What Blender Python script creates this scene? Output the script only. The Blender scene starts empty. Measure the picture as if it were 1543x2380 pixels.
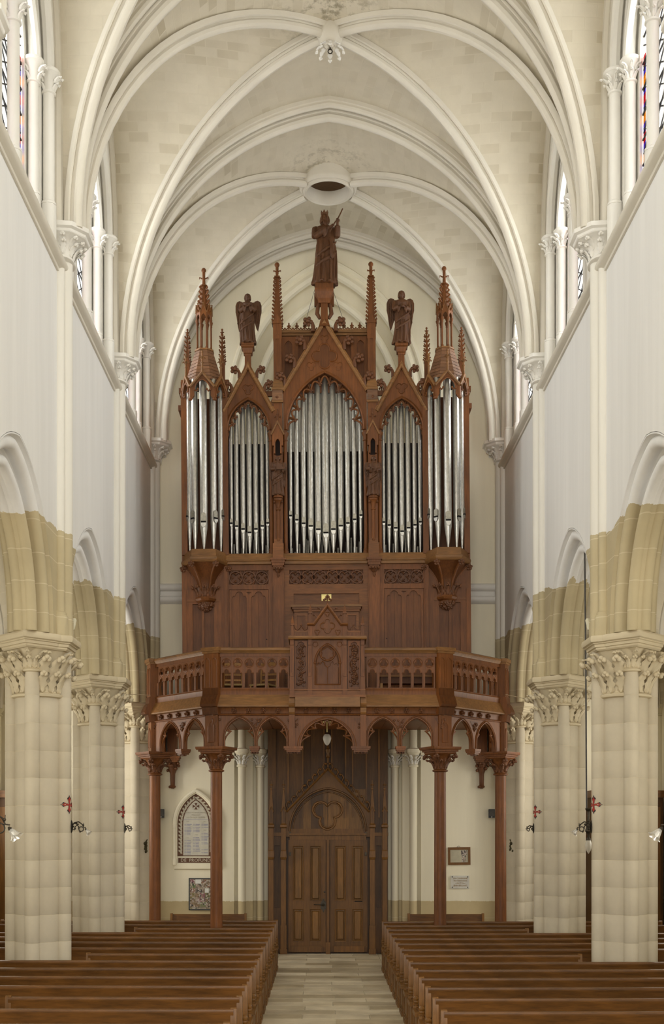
import bpy, math, random
from math import sin, cos, pi, sqrt, atan2, radians, acos
from mathutils import Vector, Matrix
from mathutils.geometry import tessellate_polygon
random.seed(7)
S = bpy.context.scene
COL = S.collection
# ---------------------------------------------------------------- camera
CX, CZ, F = -0.154, 2.75, 2818.0          # camera x, eye height, focal length in pixels of a 1543 px wide frame
cam = bpy.data.cameras.new('camera'); camo = bpy.data.objects.new('camera', cam); COL.objects.link(camo)
camo.location = (CX, 0, CZ); camo.rotation_euler = (pi/2, 0, 0)
cam.sensor_fit = 'HORIZONTAL'; cam.sensor_width = 36; cam.lens = 36*F/1543
cam.shift_x = (771.5-745)/1543; cam.shift_y = (1925-1190)/1543
cam.clip_end = 200; S.camera = camo
# ---------------------------------------------------------------- sky, daylight, exposure
wd = bpy.data.worlds.new('sky'); S.world = wd; wd.use_nodes = True
bg = wd.node_tree.nodes['Background']; bg.inputs[0].default_value = (.93, .96, 1, 1); bg.inputs[1].default_value = 1.0
VS = S.view_settings
VS.view_transform = 'Standard'; VS.look = 'None'; VS.gamma = 1; VS.use_curve_mapping = False
VS.exposure = -0.10
cy = S.cycles
cy.use_denoising = True; cy.max_bounces = 7; cy.diffuse_bounces = 5; cy.glossy_bounces = 3
cy.transparent_max_bounces = 8; cy.caustics_reflective = False; cy.caustics_refractive = False
cy.sample_clamp_indirect = 4.0
def area(name, loc, rot, sx, sy, power, color=(1, 1, 1), spread=180):
    l = bpy.data.lights.new(name, 'AREA'); l.shape = 'RECTANGLE'; l.size = sx; l.size_y = sy
    l.energy = power; l.color = color; l.spread = radians(spread)
    o = bpy.data.objects.new(name, l); COL.objects.link(o); o.location = loc; o.rotation_euler = rot
    return o
W = 3.85; TW = .64; B = 4.68; Y1 = 17.25; Y2 = Y1+B; Y3 = Y2+B; YW = 26.8
PX = W+.32                                   # pier centre line
XA = 7.3                                     # aisle wall
YE = Y1-5*B                                  # east end of the modelled nave
ZS = 5.44; ZC = 11.2; ZST = 10.57            # arcade springing, vault capital top, string course
P_CLE, P_FAR, P_AIS, P_CHO, P_AL, P_AR = 285, 390, 58, 1720, 160, 120
for k in range(-5, 2):                       # daylight through the clerestory and the aisle windows
    ym = Y1+B*k+B/2
    for s in (-1, 1):
        area('clerestory_daylight', (s*(W+TW+.12), ym, 12.7), (0, s*pi/2, 0), 4.0, 2.3, P_CLE if k < 0 else P_FAR, (.96, .975, 1))
        area('aisle_daylight', (s*(XA-.25), ym, 3.9), (0, s*pi/2, 0), 2.8, 1.3, P_AIS if k < 1 else P_AL if s < 0 else P_AR, (1, .96, .86))
area('choir_daylight', (0, YE+.4, 7.2), (pi/2, 0, 0), 6.6, 11.0, P_CHO, (1, .985, .95))     # the tall windows of the choir
# ---------------------------------------------------------------- pixel -> metre helpers (a plane at depth Y)
def PXX(x, Y): return (x-745)*Y/F+CX
def PZZ(y, Y): return CZ+(1925-y)*Y/F
# ---------------------------------------------------------------- materials
def ramp(nt, stops):
    n = nt.nodes.new('ShaderNodeValToRGB'); e = n.color_ramp.elements
    while len(e) < len(stops): e.new(.5)
    for el, (p, c) in zip(e, stops): el.position = p; el.color = (*c, 1)
    return n
def mat(name, rough=.6, metal=0., spec=.4):
    m = bpy.data.materials.new(name); m.use_nodes = True; nt = m.node_tree
    b = nt.nodes['Principled BSDF']; b.inputs['Roughness'].default_value = rough
    b.inputs['Metallic'].default_value = metal; b.inputs['Specular IOR Level'].default_value = spec
    return m, nt, b
def coords(nt, scale=(1, 1, 1), kind='Object'):
    tc = nt.nodes.new('ShaderNodeTexCoord'); mp = nt.nodes.new('ShaderNodeMapping')
    mp.inputs['Scale'].default_value = scale; nt.links.new(tc.outputs[kind], mp.inputs[0]); return mp.outputs[0]
def noise(nt, vec, scale, detail=5, rough=.6):
    n = nt.nodes.new('ShaderNodeTexNoise'); n.inputs['Scale'].default_value = scale
    n.inputs['Detail'].default_value = detail; n.inputs['Roughness'].default_value = rough
    nt.links.new(vec, n.inputs['Vector']); return n.outputs['Fac']
def bump(nt, b, h, strength=.3, dist=.01):
    n = nt.nodes.new('ShaderNodeBump'); n.inputs['Strength'].default_value = strength; n.inputs['Distance'].default_value = dist
    nt.links.new(h, n.inputs['Height']); nt.links.new(n.outputs[0], b.inputs['Normal'])
def mixc(nt, fac, a, b_, mode='MIX'):
    n = nt.nodes.new('ShaderNodeMix'); n.data_type = 'RGBA'; n.blend_type = mode
    for s, v in ((0, fac), (6, a), (7, b_)):
        if isinstance(v, (int, float)): n.inputs[s].default_value = v
        elif isinstance(v, tuple): n.inputs[s].default_value = (*v, 1)
        else: nt.links.new(v, n.inputs[s])
    return n.outputs[2]
def mth(nt, op, a, b_=None):
    n = nt.nodes.new('ShaderNodeMath'); n.operation = op
    for i, v in enumerate((a, b_)):
        if v is None: continue
        if isinstance(v, (int, float)): n.inputs[i].default_value = v
        else: nt.links.new(v, n.inputs[i])
    return n.outputs[0]
def rnd(nt):
    return nt.nodes.new('ShaderNodeObjectInfo').outputs['Random']
def plain(name, c, rough=.6, metal=0., var=.25, scale=8, spec=.4, bmp=0.):
    m, nt, b = mat(name, rough, metal, spec); v = coords(nt)
    f = noise(nt, v, scale)
    r = ramp(nt, [(.3, tuple(x*(1-var) for x in c)), (.7, tuple(min(1, x*(1+var)) for x in c))])
    nt.links.new(f, r.inputs[0]); nt.links.new(r.outputs[0], b.inputs['Base Color'])
    if bmp: bump(nt, b, f, bmp, .01)
    return m
def wood(name, c, horiz=False, rough=.5, var=.35, spec=.35):
    m, nt, b = mat(name, rough, 0, spec)
    v = coords(nt, (1.2, 9, 9) if horiz else (9, 9, .9))
    f = noise(nt, v, 3.2, 8, .65); f2 = noise(nt, coords(nt, (.7, .7, .7)), 1.7, 3)
    r = ramp(nt, [(.28, tuple(x*(1-var) for x in c)), (.5, c), (.74, tuple(x*(1+var) for x in c))])
    nt.links.new(f, r.inputs[0])
    r2 = ramp(nt, [(.3, (.8, .78, .8)), (.7, (1.16, 1.12, 1.05))]); nt.links.new(f2, r2.inputs[0])
    c1 = mixc(nt, 1.0, r.outputs[0], r2.outputs[0], 'MULTIPLY')
    r3 = ramp(nt, [(0, (.86, .86, .88)), (1, (1.14, 1.12, 1.08))]); nt.links.new(rnd(nt), r3.inputs[0])
    c2 = mixc(nt, 1.0, c1, r3.outputs[0], 'MULTIPLY')
    nt.links.new(c2, b.inputs['Base Color']); bump(nt, b, f, .22, .004)
    return m
PAINT = (.825, .82, .81); STONE = (.54, .46, .295)
def stone_mat(name, c, var=.16, rand=.12, bmp=.12):
    m, nt, b = mat(name, .85, 0, .2); v = coords(nt)
    f = noise(nt, v, 1.3, 6, .62); f2 = noise(nt, v, 40, 3)
    r = ramp(nt, [(.3, tuple(x*(1-var) for x in c)), (.7, tuple(x*(1+var*.7) for x in c))]); nt.links.new(f, r.inputs[0])
    r3 = ramp(nt, [(0, (1-rand, 1-rand*1.15, 1-rand*1.4)), (1, (1+rand*.5, 1+rand*.55, 1+rand*.65))]); nt.links.new(rnd(nt), r3.inputs[0])
    nt.links.new(mixc(nt, 1., r.outputs[0], r3.outputs[0], 'MULTIPLY'), b.inputs['Base Color']); bump(nt, b, f2, bmp, .006)
    return m
def painted_mat(name, zsplit, jag=.25, paint=PAINT, stone=STONE, courses=.38):
    # limewash above a ragged line, bare stone below it (the edge of the paint on the wall itself)
    m, nt, b = mat(name, .85, 0, .2)
    g = nt.nodes.new('ShaderNodeNewGeometry').outputs['Position']
    sep = nt.nodes.new('ShaderNodeSeparateXYZ'); nt.links.new(g, sep.inputs[0])
    n1 = noise(nt, g, .8, 2); n2 = noise(nt, g, 22, 3)
    zz = mth(nt, 'ADD', sep.outputs[2], mth(nt, 'MULTIPLY', mth(nt, 'SUBTRACT', n1, .5), jag*2))
    zz = mth(nt, 'ADD', zz, mth(nt, 'MULTIPLY', mth(nt, 'SUBTRACT', n2, .5), .05))
    fac = mth(nt, 'GREATER_THAN', zz, zsplit)
    mpv = nt.nodes.new('ShaderNodeMapping'); mpv.inputs['Scale'].default_value = (2.2, 2.2, .16); nt.links.new(g, mpv.inputs[0])
    st = noise(nt, mpv.outputs[0], 1.6, 5, .6)
    rp = ramp(nt, [(.3, tuple(x*.955 for x in paint)), (.65, tuple(x*1.02 for x in paint))]); nt.links.new(st, rp.inputs[0])
    big = noise(nt, g, .9, 5, .6)
    rs = ramp(nt, [(.3, tuple(x*.86 for x in stone)), (.7, tuple(x*1.1 for x in stone))]); nt.links.new(big, rs.inputs[0])
    # light mortar joints on the bare stone
    fr = mth(nt, 'FRACT', mth(nt, 'DIVIDE', sep.outputs[2], courses))
    jn = mth(nt, 'LESS_THAN', fr, .035)
    sc = mixc(nt, mth(nt, 'MULTIPLY', jn, .6), rs.outputs[0], (.72, .64, .47))
    nt.links.new(mixc(nt, fac, sc, rp.outputs[0]), b.inputs['Base Color'])
    bump(nt, b, noise(nt, g, 14, 4), .08, .01)
    return m
def vault_mat(name, c):
    m, nt, b = mat(name, .9, 0, .15)
    uv = coords(nt, (1, 1, 1), 'UV')
    br = nt.nodes.new('ShaderNodeTexBrick'); nt.links.new(uv, br.inputs[0])
    br.inputs['Color1'].default_value = (0, 0, 0, 1); br.inputs['Color2'].default_value = (1, 1, 1, 1); br.inputs['Mortar'].default_value = (.75, .75, .75, 1)
    br.inputs['Scale'].default_value = 1.; br.inputs['Mortar Size'].default_value = .011; br.inputs['Mortar Smooth'].default_value = .6
    br.inputs['Brick Width'].default_value = .36; br.inputs['Row Height'].default_value = .165; br.offset = .5
    g = nt.nodes.new('ShaderNodeNewGeometry').outputs['Position']
    big = noise(nt, g, .35, 4, .6)
    wear = ramp(nt, [(.45, (0, 0, 0)), (.62, (1, 1, 1))]); nt.links.new(big, wear.inputs[0])
    cell = ramp(nt, [(.0, (.74, .71, .64)), (.45, (.97, .965, .95)), (1, (1.0, 1.0, 1.0))]); nt.links.new(br.outputs[0], cell.inputs[0])
    soft = mixc(nt, mth(nt, 'ADD', mth(nt, 'MULTIPLY', wear.outputs[0], .75), .18), (1, 1, 1), cell.outputs[0])
    # soot where the webs meet at the crown bosses
    f = noise(nt, g, 3.1, 5)
    rc = ramp(nt, [(.3, tuple(x*.95 for x in c)), (.7, tuple(x*1.03 for x in c))]); nt.links.new(f, rc.inputs[0])
    col = mixc(nt, 1., rc.outputs[0], soft, 'MULTIPLY')
    for c0 in ((0, Y1+B/2-.45, 15.7), (0, Y2+B/2-.3, 15.7)):
        vd = nt.nodes.new('ShaderNodeVectorMath'); vd.operation = 'DISTANCE'; nt.links.new(g, vd.inputs[0]); vd.inputs[1].default_value = c0
        near = mth(nt, 'MAXIMUM', mth(nt, 'SUBTRACT', 1.0, mth(nt, 'DIVIDE', vd.outputs['Value'], 1.25)), 0.0)
        st = ramp(nt, [(.5, (0, 0, 0)), (.62, (1, 1, 1))]); nt.links.new(noise(nt, g, 5.5, 6, .7), st.inputs[0])
        col = mixc(nt, mth(nt, 'MULTIPLY', mth(nt, 'MULTIPLY', near, st.outputs[0]), .9), col, (.27, .235, .165))
    nt.links.new(col, b.inputs['Base Color'])
    bump(nt, b, br.outputs['Fac'], .25, .006)
    b.inputs['Normal']; return m
M = {}
M['wall'] = painted_mat('limewashed_wall', 6.93, .3)
M['west'] = painted_mat('cream_west_wall', 1.14, .03, (.86, .80, .63), (.58, .475, .28))
M['aisle'] = painted_mat('cream_aisle_wall', 1.2, .05, (.74, .69, .52), (.56, .46, .28))
M['respond'] = painted_mat('limewashed_shaft', 6.93, .12, (.79, .765, .70))
M['paint'] = stone_mat('limewashed_stone', (.81, .79, .74), .05, .03)
M['vault'] = vault_mat('vault_masonry', (.655, .60, .485))
M['rib'] = stone_mat('rib_stone', (.70, .66, .575), .06, .03)
M['stone'] = stone_mat('pier_stone', (.60, .535, .415), .12, .05)
M['capstone'] = stone_mat('capital_stone', (.66, .575, .41), .08, .04)
M['mortar'] = plain('mortar', (.70, .62, .44), .9, var=.06)
M['slab'] = stone_mat('floor_stone', (.62, .54, .395), .26, .26)
M['floorjoint'] = plain('floor_joint', (.5, .44, .33), .9)
M['grey'] = plain('grey_plaster', (.52, .50, .45), .9, var=.06)
M['oak'] = wood('red_oak', (.168, .060, .015))
M['oakh'] = wood('red_oak_rail', (.188, .073, .020), True)
M['oakd'] = wood('red_oak_panel', (.134, .047, .012))
M['oakl'] = wood('worn_and_lit_oak', (.22, .108, .036), True)  # paler oak: worn wood, and mouldings coloured as if catching light
M['shingle'] = wood('oak_shingle', (.19, .098, .052), True)
M['inner'] = plain('painted_organ_shade', (.018, .010, .008), .9)  # near-black colour stands for shade behind the pipes and in the niches
M['door'] = wood('door_oak', (.150, .067, .012))
M['doord'] = wood('dark_door_oak', (.090, .040, .008))
M['doorl'] = wood('door_panel_oak', (.190, .092, .020))
M['pew'] = wood('pew_oak', (.135, .058, .012), True, .42, .4)
M['pewe'] = wood('pew_end_oak', (.175, .080, .016), False, .42, .35)
M['statue'] = wood('statue_oak', (.108, .047, .020), False, .5, .4)
M['carved'] = wood('carved_oak', (.130, .052, .021), False, .5, .4)
def pipe_mat():
    m, nt, b = mat('pipe_metal', .33, .88, .5); v = coords(nt, (1, 1, .35))
    f = noise(nt, v, 38, 6, .75); r = ramp(nt, [(.36, (.44, .43, .40)), (.5, (.56, .55, .51)), (.66, (.68, .66, .61))])
    nt.links.new(f, r.inputs[0]); nt.links.new(r.outputs[0], b.inputs['Base Color'])
    r2 = ramp(nt, [(.35, (.44, .44, .44)), (.65, (.30, .30, .30))]); nt.links.new(f, r2.inputs[0]); nt.links.new(r2.outputs[0], b.inputs['Roughness'])
    bump(nt, b, noise(nt, v, 22, 3), .06, .01); return m
M['pipe'] = pipe_mat()
M['lip'] = plain('upper_lip_metal', (.36, .34, .28), .45, .7, .2, 30)
M['pipedull'] = plain('dull_pipe_metal', (.40, .38, .33), .5, .8, .25, 30)
M['black'] = plain('black_plastic', (.022, .024, .026), .45)
M['slot'] = plain('dark_slot', (.008, .007, .007), .9)
M['iron'] = plain('dark_bronze', (.060, .050, .036), .5, .6, .4, 30)
M['verd'] = plain('old_bronze', (.07, .058, .025), .6, .4, .4, 20)
M['red'] = plain('red_paint', (.36, .035, .025), .6, var=.2)
M['brass'] = plain('brass', (.60, .49, .20), .42, .5, .2, 12)
M['marble'] = plain('pale_marble', (.57, .54, .45), .5, var=.12, scale=5)
M['marblew'] = plain('white_marble', (.60, .58, .52), .45, var=.1, scale=9)
M['brown'] = plain('brown_mosaic', (.13, .062, .035), .7, var=.25, scale=60)
M['leafwhite'] = plain('cream_inlay', (.56, .51, .40), .7, var=.1)
M['ink'] = plain('blue_ink', (.25, .25, .37), .8, var=.1)
M['gilt'] = plain('gilt_letter', (.30, .17, .035), .6, var=.2)
M['faint'] = plain('faint_letter', (.40, .36, .27), .8, var=.1)
M['paper'] = plain('old_paper', (.50, .46, .34), .8, var=.08)
M['whitepaper'] = plain('white_paper', (.72, .72, .68), .8, var=.05)
M['cable'] = plain('grey_cable', (.08, .075, .07), .6)
M['straw'] = wood('straw_chair_wood', (.40, .22, .075), False, .5)
M['rush'] = plain('rush_seat', (.42, .28, .11), .8, var=.3, scale=60)
M['whitewash'] = plain('white_enamel', (.72, .68, .52), .5, var=.05)
M['lead'] = plain('lead_came', (.035, .033, .035), .7)
def frosted(name, c, tr=.5):
    m, nt, b = mat(name, .35, 0, .5); b.inputs['Base Color'].default_value = (*c, 1)
    b.inputs['Transmission Weight'].default_value = tr; b.inputs['IOR'].default_value = 1.2; return m
M['globe'] = frosted('frosted_glass', (.80, .76, .66), .35)
M['tulip'] = frosted('tulip_glass', (.86, .85, .80), .6)
def glass_mat(name, c, strength=1.0):
    # leaded glass lit from behind by the sky: it lets daylight through
    m = bpy.data.materials.new(name); m.use_nodes = True; nt = m.node_tree; nt.nodes.clear()
    t = nt.nodes.new('ShaderNodeBsdfTransparent'); d = nt.nodes.new('ShaderNodeBsdfGlossy'); d.inputs['Roughness'].default_value = .2
    x = nt.nodes.new('ShaderNodeMixShader'); x.inputs[0].default_value = .04; o = nt.nodes.new('ShaderNodeOutputMaterial')
    f = noise(nt, coords(nt), 9, 3); r = ramp(nt, [(.3, tuple(v*.8 for v in c)), (.7, c)]); nt.links.new(f, r.inputs[0])
    nt.links.new(r.outputs[0], t.inputs[0])
    nt.links.new(t.outputs[0], x.inputs[1]); nt.links.new(d.outputs[0], x.inputs[2]); nt.links.new(x.outputs[0], o.inputs[0]); return m
M['glass'] = glass_mat('clear_leaded_glass', (.93, .93, .90))
M['gviolet'] = glass_mat('violet_glass', (.20, .12, .60)); M['gamber'] = glass_mat('amber_glass', (.70, .38, .05)); M['gred'] = glass_mat('red_glass', (.62, .06, .08))
# ---------------------------------------------------------------- mesh builder
WORLD = {}
def wpos(o): return WORLD.get(o.name, Vector((0, 0, 0)))
class MB:
    def __init__(s): s.v = []; s.f = []; s.uv = None
    def add(s, vs, fs):
        o = len(s.v); s.v += [tuple(v) for v in vs]; s.f += [tuple(i+o for i in f) for f in fs]; return s
    def box(s, x0, x1, y0, y1, z0, z1, T=None):
        vs = [(x, y, z) for z in (z0, z1) for y in (y0, y1) for x in (x0, x1)]
        if T: vs = [T(*v) for v in vs]
        return s.add(vs, [(0, 2, 3, 1), (4, 5, 7, 6), (0, 1, 5, 4), (2, 6, 7, 3), (0, 4, 6, 2), (1, 3, 7, 5)])
    def plate(s, outer, holes, w0, w1, T=None):
        # polygon with holes in (u, v), extruded from w0 to w1; T(u, v, w) -> xyz
        T = T or (lambda u, v, w: (u, w, v))
        loops = [outer]+list(holes)
        pts = [p for l in loops for p in l]; n = len(pts)
        tris = tessellate_polygon([[Vector((p[0], p[1], 0)) for p in l] for l in loops])
        vs = [T(p[0], p[1], w0) for p in pts]+[T(p[0], p[1], w1) for p in pts]
        fs = [tuple(t) for t in tris]+[tuple(i+n for i in reversed(t)) for t in tris]
        o = 0
        for l in loops:
            k = len(l)
            for i in range(k):
                a, b = o+i, o+(i+1) % k; fs.append((a, b, b+n, a+n))
            o += k
        return s.add(vs, fs)
    def loft(s, rings, cap=True, closed=True):
        n = len(rings[0]); vs = [p for r in rings for p in r]; fs = []
        for i in range(len(rings)-1):
            for j in range(n if closed else n-1):
                a, b = i*n+j, i*n+(j+1) % n; fs.append((a, b, b+n, a+n))
        if cap and closed: fs += [tuple(reversed(range(n))), tuple(range((len(rings)-1)*n, len(rings)*n))]
        return s.add(vs, fs)
    def lathe(s, prof, c=(0, 0, 0), n=16, cap=True, a0=0, a1=2*pi, T=None):
        full = abs(a1-a0-2*pi) < 1e-6; rings = []
        for r, z in prof:
            ring = [(c[0]+r*cos(a0+(a1-a0)*i/(n if full else n-1)), c[1]+r*sin(a0+(a1-a0)*i/(n if full else n-1)), c[2]+z) for i in range(n)]
            rings.append([T(*p) for p in ring] if T else ring)
        return s.loft(rings, cap and full, full)
    def tube(s, path, r, n=6, closed=False, cap=True):
        P = [Vector(p) for p in path]; m = len(P); rings = []; up = None
        for i in range(m):
            if closed: t = P[(i+1) % m]-P[i-1]
            else: t = P[min(i+1, m-1)]-P[max(i-1, 0)]
            t.normalize()
            if up is None:
                up = Vector((0, 0, 1)) if abs(t.z) < .9 else Vector((0, 1, 0))
            b = t.cross(up); b.normalize(); up = b.cross(t); up.normalize()
            rr = r[i] if isinstance(r, (list, tuple)) else r
            rings.append([P[i]+(b*cos(2*pi*j/n)+up*sin(2*pi*j/n))*rr for j in range(n)])
        if closed: rings.append(rings[0])
        return s.loft(rings, cap and not closed)
    def sweep(s, path, N, prof, closed=False, flip=1, cap=True):
        # path in a plane with normal N; profile (a, b): a toward the side (t x N)*flip, b along N. mitred corners
        P = [Vector(p) for p in path]; N = Vector(N).normalized(); m = len(P); rings = []
        for i in range(m):
            if closed: t0 = (P[i]-P[i-1]).normalized(); t1 = (P[(i+1) % m]-P[i]).normalized()
            else:
                t0 = (P[i]-P[i-1]).normalized() if i else (P[1]-P[0]).normalized()
                t1 = (P[i+1]-P[i]).normalized() if i < m-1 else t0
            s0 = t0.cross(N)*flip; s1 = t1.cross(N)*flip; sd = s0+s1
            if sd.length < 1e-5: sd = s0
            sd.normalize(); k = 1/max(.35, sd.dot(s0))
            rings.append([P[i]+sd*(a*k)+N*b for a, b in prof])
        if closed: rings.append(rings[0])
        return s.loft(rings, cap and not closed)
    def blob(s, c, rx, ry=None, rz=None, n=8, m=6, R=None):
        ry = ry or rx; rz = rz or rx; c = Vector(c); rings = []
        for i in range(m+1):
            a = -pi/2+pi*i/m; ring = []
            for j in range(n):
                p = Vector((rx*max(.02, cos(a))*cos(2*pi*j/n), ry*max(.02, cos(a))*sin(2*pi*j/n), rz*sin(a)))
                ring.append(c+(R @ p if R else p))
            rings.append(ring)
        return s.loft(rings)
    def build(s, name, m, parent=None, smooth=40, kind=None, label=None, origin=None):
        me = bpy.data.meshes.new(name)
        o0 = wpos(parent) if parent else (Vector(origin) if origin else Vector((0, 0, 0)))
        me.from_pydata([(v[0]-o0.x, v[1]-o0.y, v[2]-o0.z) for v in s.v], [], s.f)
        if s.uv:
            l = me.uv_layers.new(name='UVMap')
            for lp in me.loops: l.data[lp.index].uv = s.uv[lp.vertex_index]
        me.materials.append(M[m] if isinstance(m, str) else m)
        if smooth:
            me.polygons.foreach_set('use_smooth', [True]*len(me.polygons)); me.set_sharp_from_angle(angle=radians(smooth))
        o = bpy.data.objects.new(name, me); COL.objects.link(o)
        if parent: o.parent = parent
        else: o.location = o0
        WORLD[o.name] = o0.copy()
        if kind: o['kind'] = kind
        if label: o['label'] = label
        return o
def thing(name, loc, label, cat, group=None):
    o = bpy.data.objects.new(name, None); COL.objects.link(o); o.location = loc; WORLD[o.name] = Vector(loc)
    o.empty_display_size = .2; o['label'] = label; o['category'] = cat
    if group: o['group'] = group
    return o
def struct(name, loc=(0, 0, 0)):
    o = bpy.data.objects.new(name, None); COL.objects.link(o); o.location = loc; WORLD[o.name] = Vector(loc)
    o['kind'] = 'structure'; return o
def tag(o, label, cat, group=None):
    o['label'] = label; o['category'] = cat
    if group: o['group'] = group
    return o
def inst(src, name, parent, loc=(0, 0, 0), rot=(0, 0, 0), sc=(1, 1, 1), mtx=None):
    # a further object on shared mesh data, placed in world coordinates under its parent
    o = bpy.data.objects.new(name, src.data if hasattr(src, 'data') else src); COL.objects.link(o)
    p0 = wpos(parent) if parent else Vector((0, 0, 0))
    if parent: o.parent = parent
    if mtx is not None:
        m2 = mtx.copy(); m2.translation = m2.translation-p0; o.matrix_basis = m2; WORLD[o.name] = mtx.translation.copy()
    else:
        o.location = Vector(loc)-p0; o.rotation_euler = rot; o.scale = sc; WORLD[o.name] = Vector(loc)
    return o
def proto(mb, name, m, smooth=40):
    o = mb.build(name, m, None, smooth); me = o.data; bpy.data.objects.remove(o); return me
# ---------------------------------------------------------------- 2D outlines
def parch(a, h, z0, n=10, cx=0):
    # pointed arch from (-a, z0) over (0, z0+h) to (a, z0)
    r = (a*a+h*h)/(2*a); pts = []
    th = math.asin(min(1, h/r)) if r >= a else pi/2
    if r < a: th = pi-math.asin(h/r)
    for i in range(n+1):
        t = th*i/n; pts.append((cx-a+r-r*cos(t), z0+r*sin(t)))
    return pts+[(2*cx-p[0], p[1]) for p in reversed(pts[:-1])]
def door_outline(a, h, z0, zb, n=10, cx=0):
    return [(cx-a, zb)]+parch(a, h, z0, n, cx)+[(cx+a, zb)]
def foil(n, r, c=(0, 0), rot=0, k=8, d=None):
    # cusped multifoil outline: n lobes
    d = r*.5 if d is None else d
    R = r-d; pts = []
    half = pi/n
    q = R*cos(half)+sqrt(max(0, d*d-(R*sin(half))**2)); am = min(pi*.97, atan2(q*sin(half), q*cos(half)-R))
    for i in range(n):
        a = rot+2*pi*i/n
        for j in range(k+1):
            b = -am+2*am*j/k
            pts.append((c[0]+R*cos(a)+d*cos(a+b), c[1]+R*sin(a)+d*sin(a+b)))
    return pts
def circ(r, c=(0, 0), n=20, a0=0):
    return [(c[0]+r*cos(a0+2*pi*i/n), c[1]+r*sin(a0+2*pi*i/n)) for i in range(n)]
def offs(poly, k, c):
    return [(c[0]+(p[0]-c[0])*k, c[1]+(p[1]-c[1])*k) for p in poly]
def roll(ca, cb, r, a0, a1, n=6):
    return [(ca+r*cos(radians(a0+(a1-a0)*i/n)), cb+r*sin(radians(a0+(a1-a0)*i/n))) for i in range(n+1)]
# ================================================================ STRUCTURE
# ---------------------------------------------------------------- floor
fl = struct('floor')
MB().box(-9, 9, YE, 27.5, -.3, -.008).build('floor_bed', 'floorjoint', fl, 0)
MB().box(-7.3, -1.06, YE, 27.3, -.04, 0).build('floor_side', 'slab', fl, 0)
MB().box(1.10, 7.3, YE, 27.3, -.04, 0).build('floor_side', 'slab', fl, 0)
rows = 0; y = 26.9
rg = random.Random(3)
while y > 9.6:                                # stone slabs of the central aisle, laid in courses
    d = .40+.045*rg.random()
    xs = [-1.06, -.42+rg.uniform(-.03, .03), .57+rg.uniform(-.03, .03), 1.10] if rows % 2 else [-1.06, .06+rg.uniform(-.03, .03), 1.10]
    for x0, x1 in zip(xs, xs[1:]):
        dz = rg.uniform(-.002, .002)
        x0 += .005; x1 -= .005; ya = y-d+.005; yb = y-.005; e = .006
        MB().loft([[(x0, ya, -.04), (x1, ya, -.04), (x1, yb, -.04), (x0, yb, -.04)], [(x0, ya, dz-e), (x1, ya, dz-e), (x1, yb, dz-e), (x0, yb, dz-e)],
                   [(x0+e, ya+e, dz), (x1-e, ya+e, dz), (x1-e, yb-e, dz), (x0+e, yb-e, dz)]]).build('floor_slab', 'slab', fl, 0)
    y -= d; rows += 1
MB().box(-1.06, 1.10, YE, y, -.04, 0).build('floor_slab_row', 'slab', fl, 0)
# ---------------------------------------------------------------- leaf protos (stone foliage)
def leaf_mb(h=.26, out=.095, w=.052, lobes=True):
    # curled crocket leaf: a ribbed blade that rises, bends outward and ends in a curled knob; base at origin, outward = -y
    mb = MB(); rings = []; n = 7
    for i in range(n+1):
        t = i/n
        z = h*(t if t < .8 else .8+.2*sin((t-.8)/.2*pi)*.7)
        yy = -out*(t**2.4)
        ww = w*(.30+.75*sin(pi*min(1, t*1.02))**.8)*(1.25 if i % 2 else .72 if lobes else 1)
        if i == n: ww = w*.42
        rings.append([(-ww, yy+.012, z-.01), (-ww*.5, yy-.018, z), (0, yy-.010, z+.004), (ww*.5, yy-.018, z), (ww, yy+.012, z-.01), (0, yy+.018, z)])
    mb.loft(rings)
    mb.blob((-w*.42, -out-.010, h*.86), w*.50, w*.55, w*.55, 8, 6); mb.blob((w*.42, -out-.010, h*.86), w*.50, w*.55, w*.55, 8, 6)
    mb.blob((0, -out-.024, h*.95), w*.5, w*.5, w*.46, 8, 6)
    return mb
LEAF = proto(leaf_mb(), 'leaf', 'capstone', 75); LEAFS = proto(leaf_mb(.15, .065, .034), 'leaf', 'capstone', 75)
LEAFW = proto(leaf_mb(.22, .11, .05), 'leaf', 'paint', 75); LEAFT = proto(leaf_mb(.15, .06, .032, False), 'leaf', 'paint', 75)
LEAFO = proto(leaf_mb(.16, .08, .034), 'leaf', 'carved', 75)
def ring_leaves(mesh, parent, c, r, z, n, a0, a1, sc=1., tilt=0):
    for i in range(n):
        a = a0+(a1-a0)*(i/(n-1) if n > 1 else 0)
        mt = Matrix.Translation((c[0]+r*cos(a), c[1]+r*sin(a), z)) @ Matrix.Rotation(a+pi/2, 4, 'Z') @ Matrix.Rotation(tilt, 4, 'X') @ Matrix.Diagonal((sc, sc, sc, 1))
        inst(mesh, 'leaf', parent, mtx=mt)
# ---------------------------------------------------------------- piers of the arcade
SHO, SHR, DRR = .368, .102, .325           # shaft offset, shaft radius, drum radius
def pier_outline(grow=0):
    R, r, c = DRR+grow, SHR+grow, SHO; al = acos((R*R+c*c-r*r)/(2*R*c)); xi, yi = R*cos(al), R*sin(al); be = atan2(yi, xi-c); pts = []
    for q in range(4):
        a = q*pi/2
        for i in range(15):
            t = -be+2*be*i/14; x, y = c+r*cos(t), r*sin(t); pts.append((x*cos(a)-y*sin(a), x*sin(a)+y*cos(a)))
        for i in range(1, 8):
            t = al+(pi/2-2*al)*i/8; pts.append((R*cos(a+t), R*sin(a+t)))
    return pts
PO = pier_outline(); POi = pier_outline(-.002); POm = pier_outline(-.0035)
def course_mb(h):
    e = .004
    return MB().loft([[(x, y, z) for x, y in P] for P, z in ((POi, .0015), (PO, .0015+e), (PO, h-.0015-e), (POi, h-.0015))])
HC = 4.60/12
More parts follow.
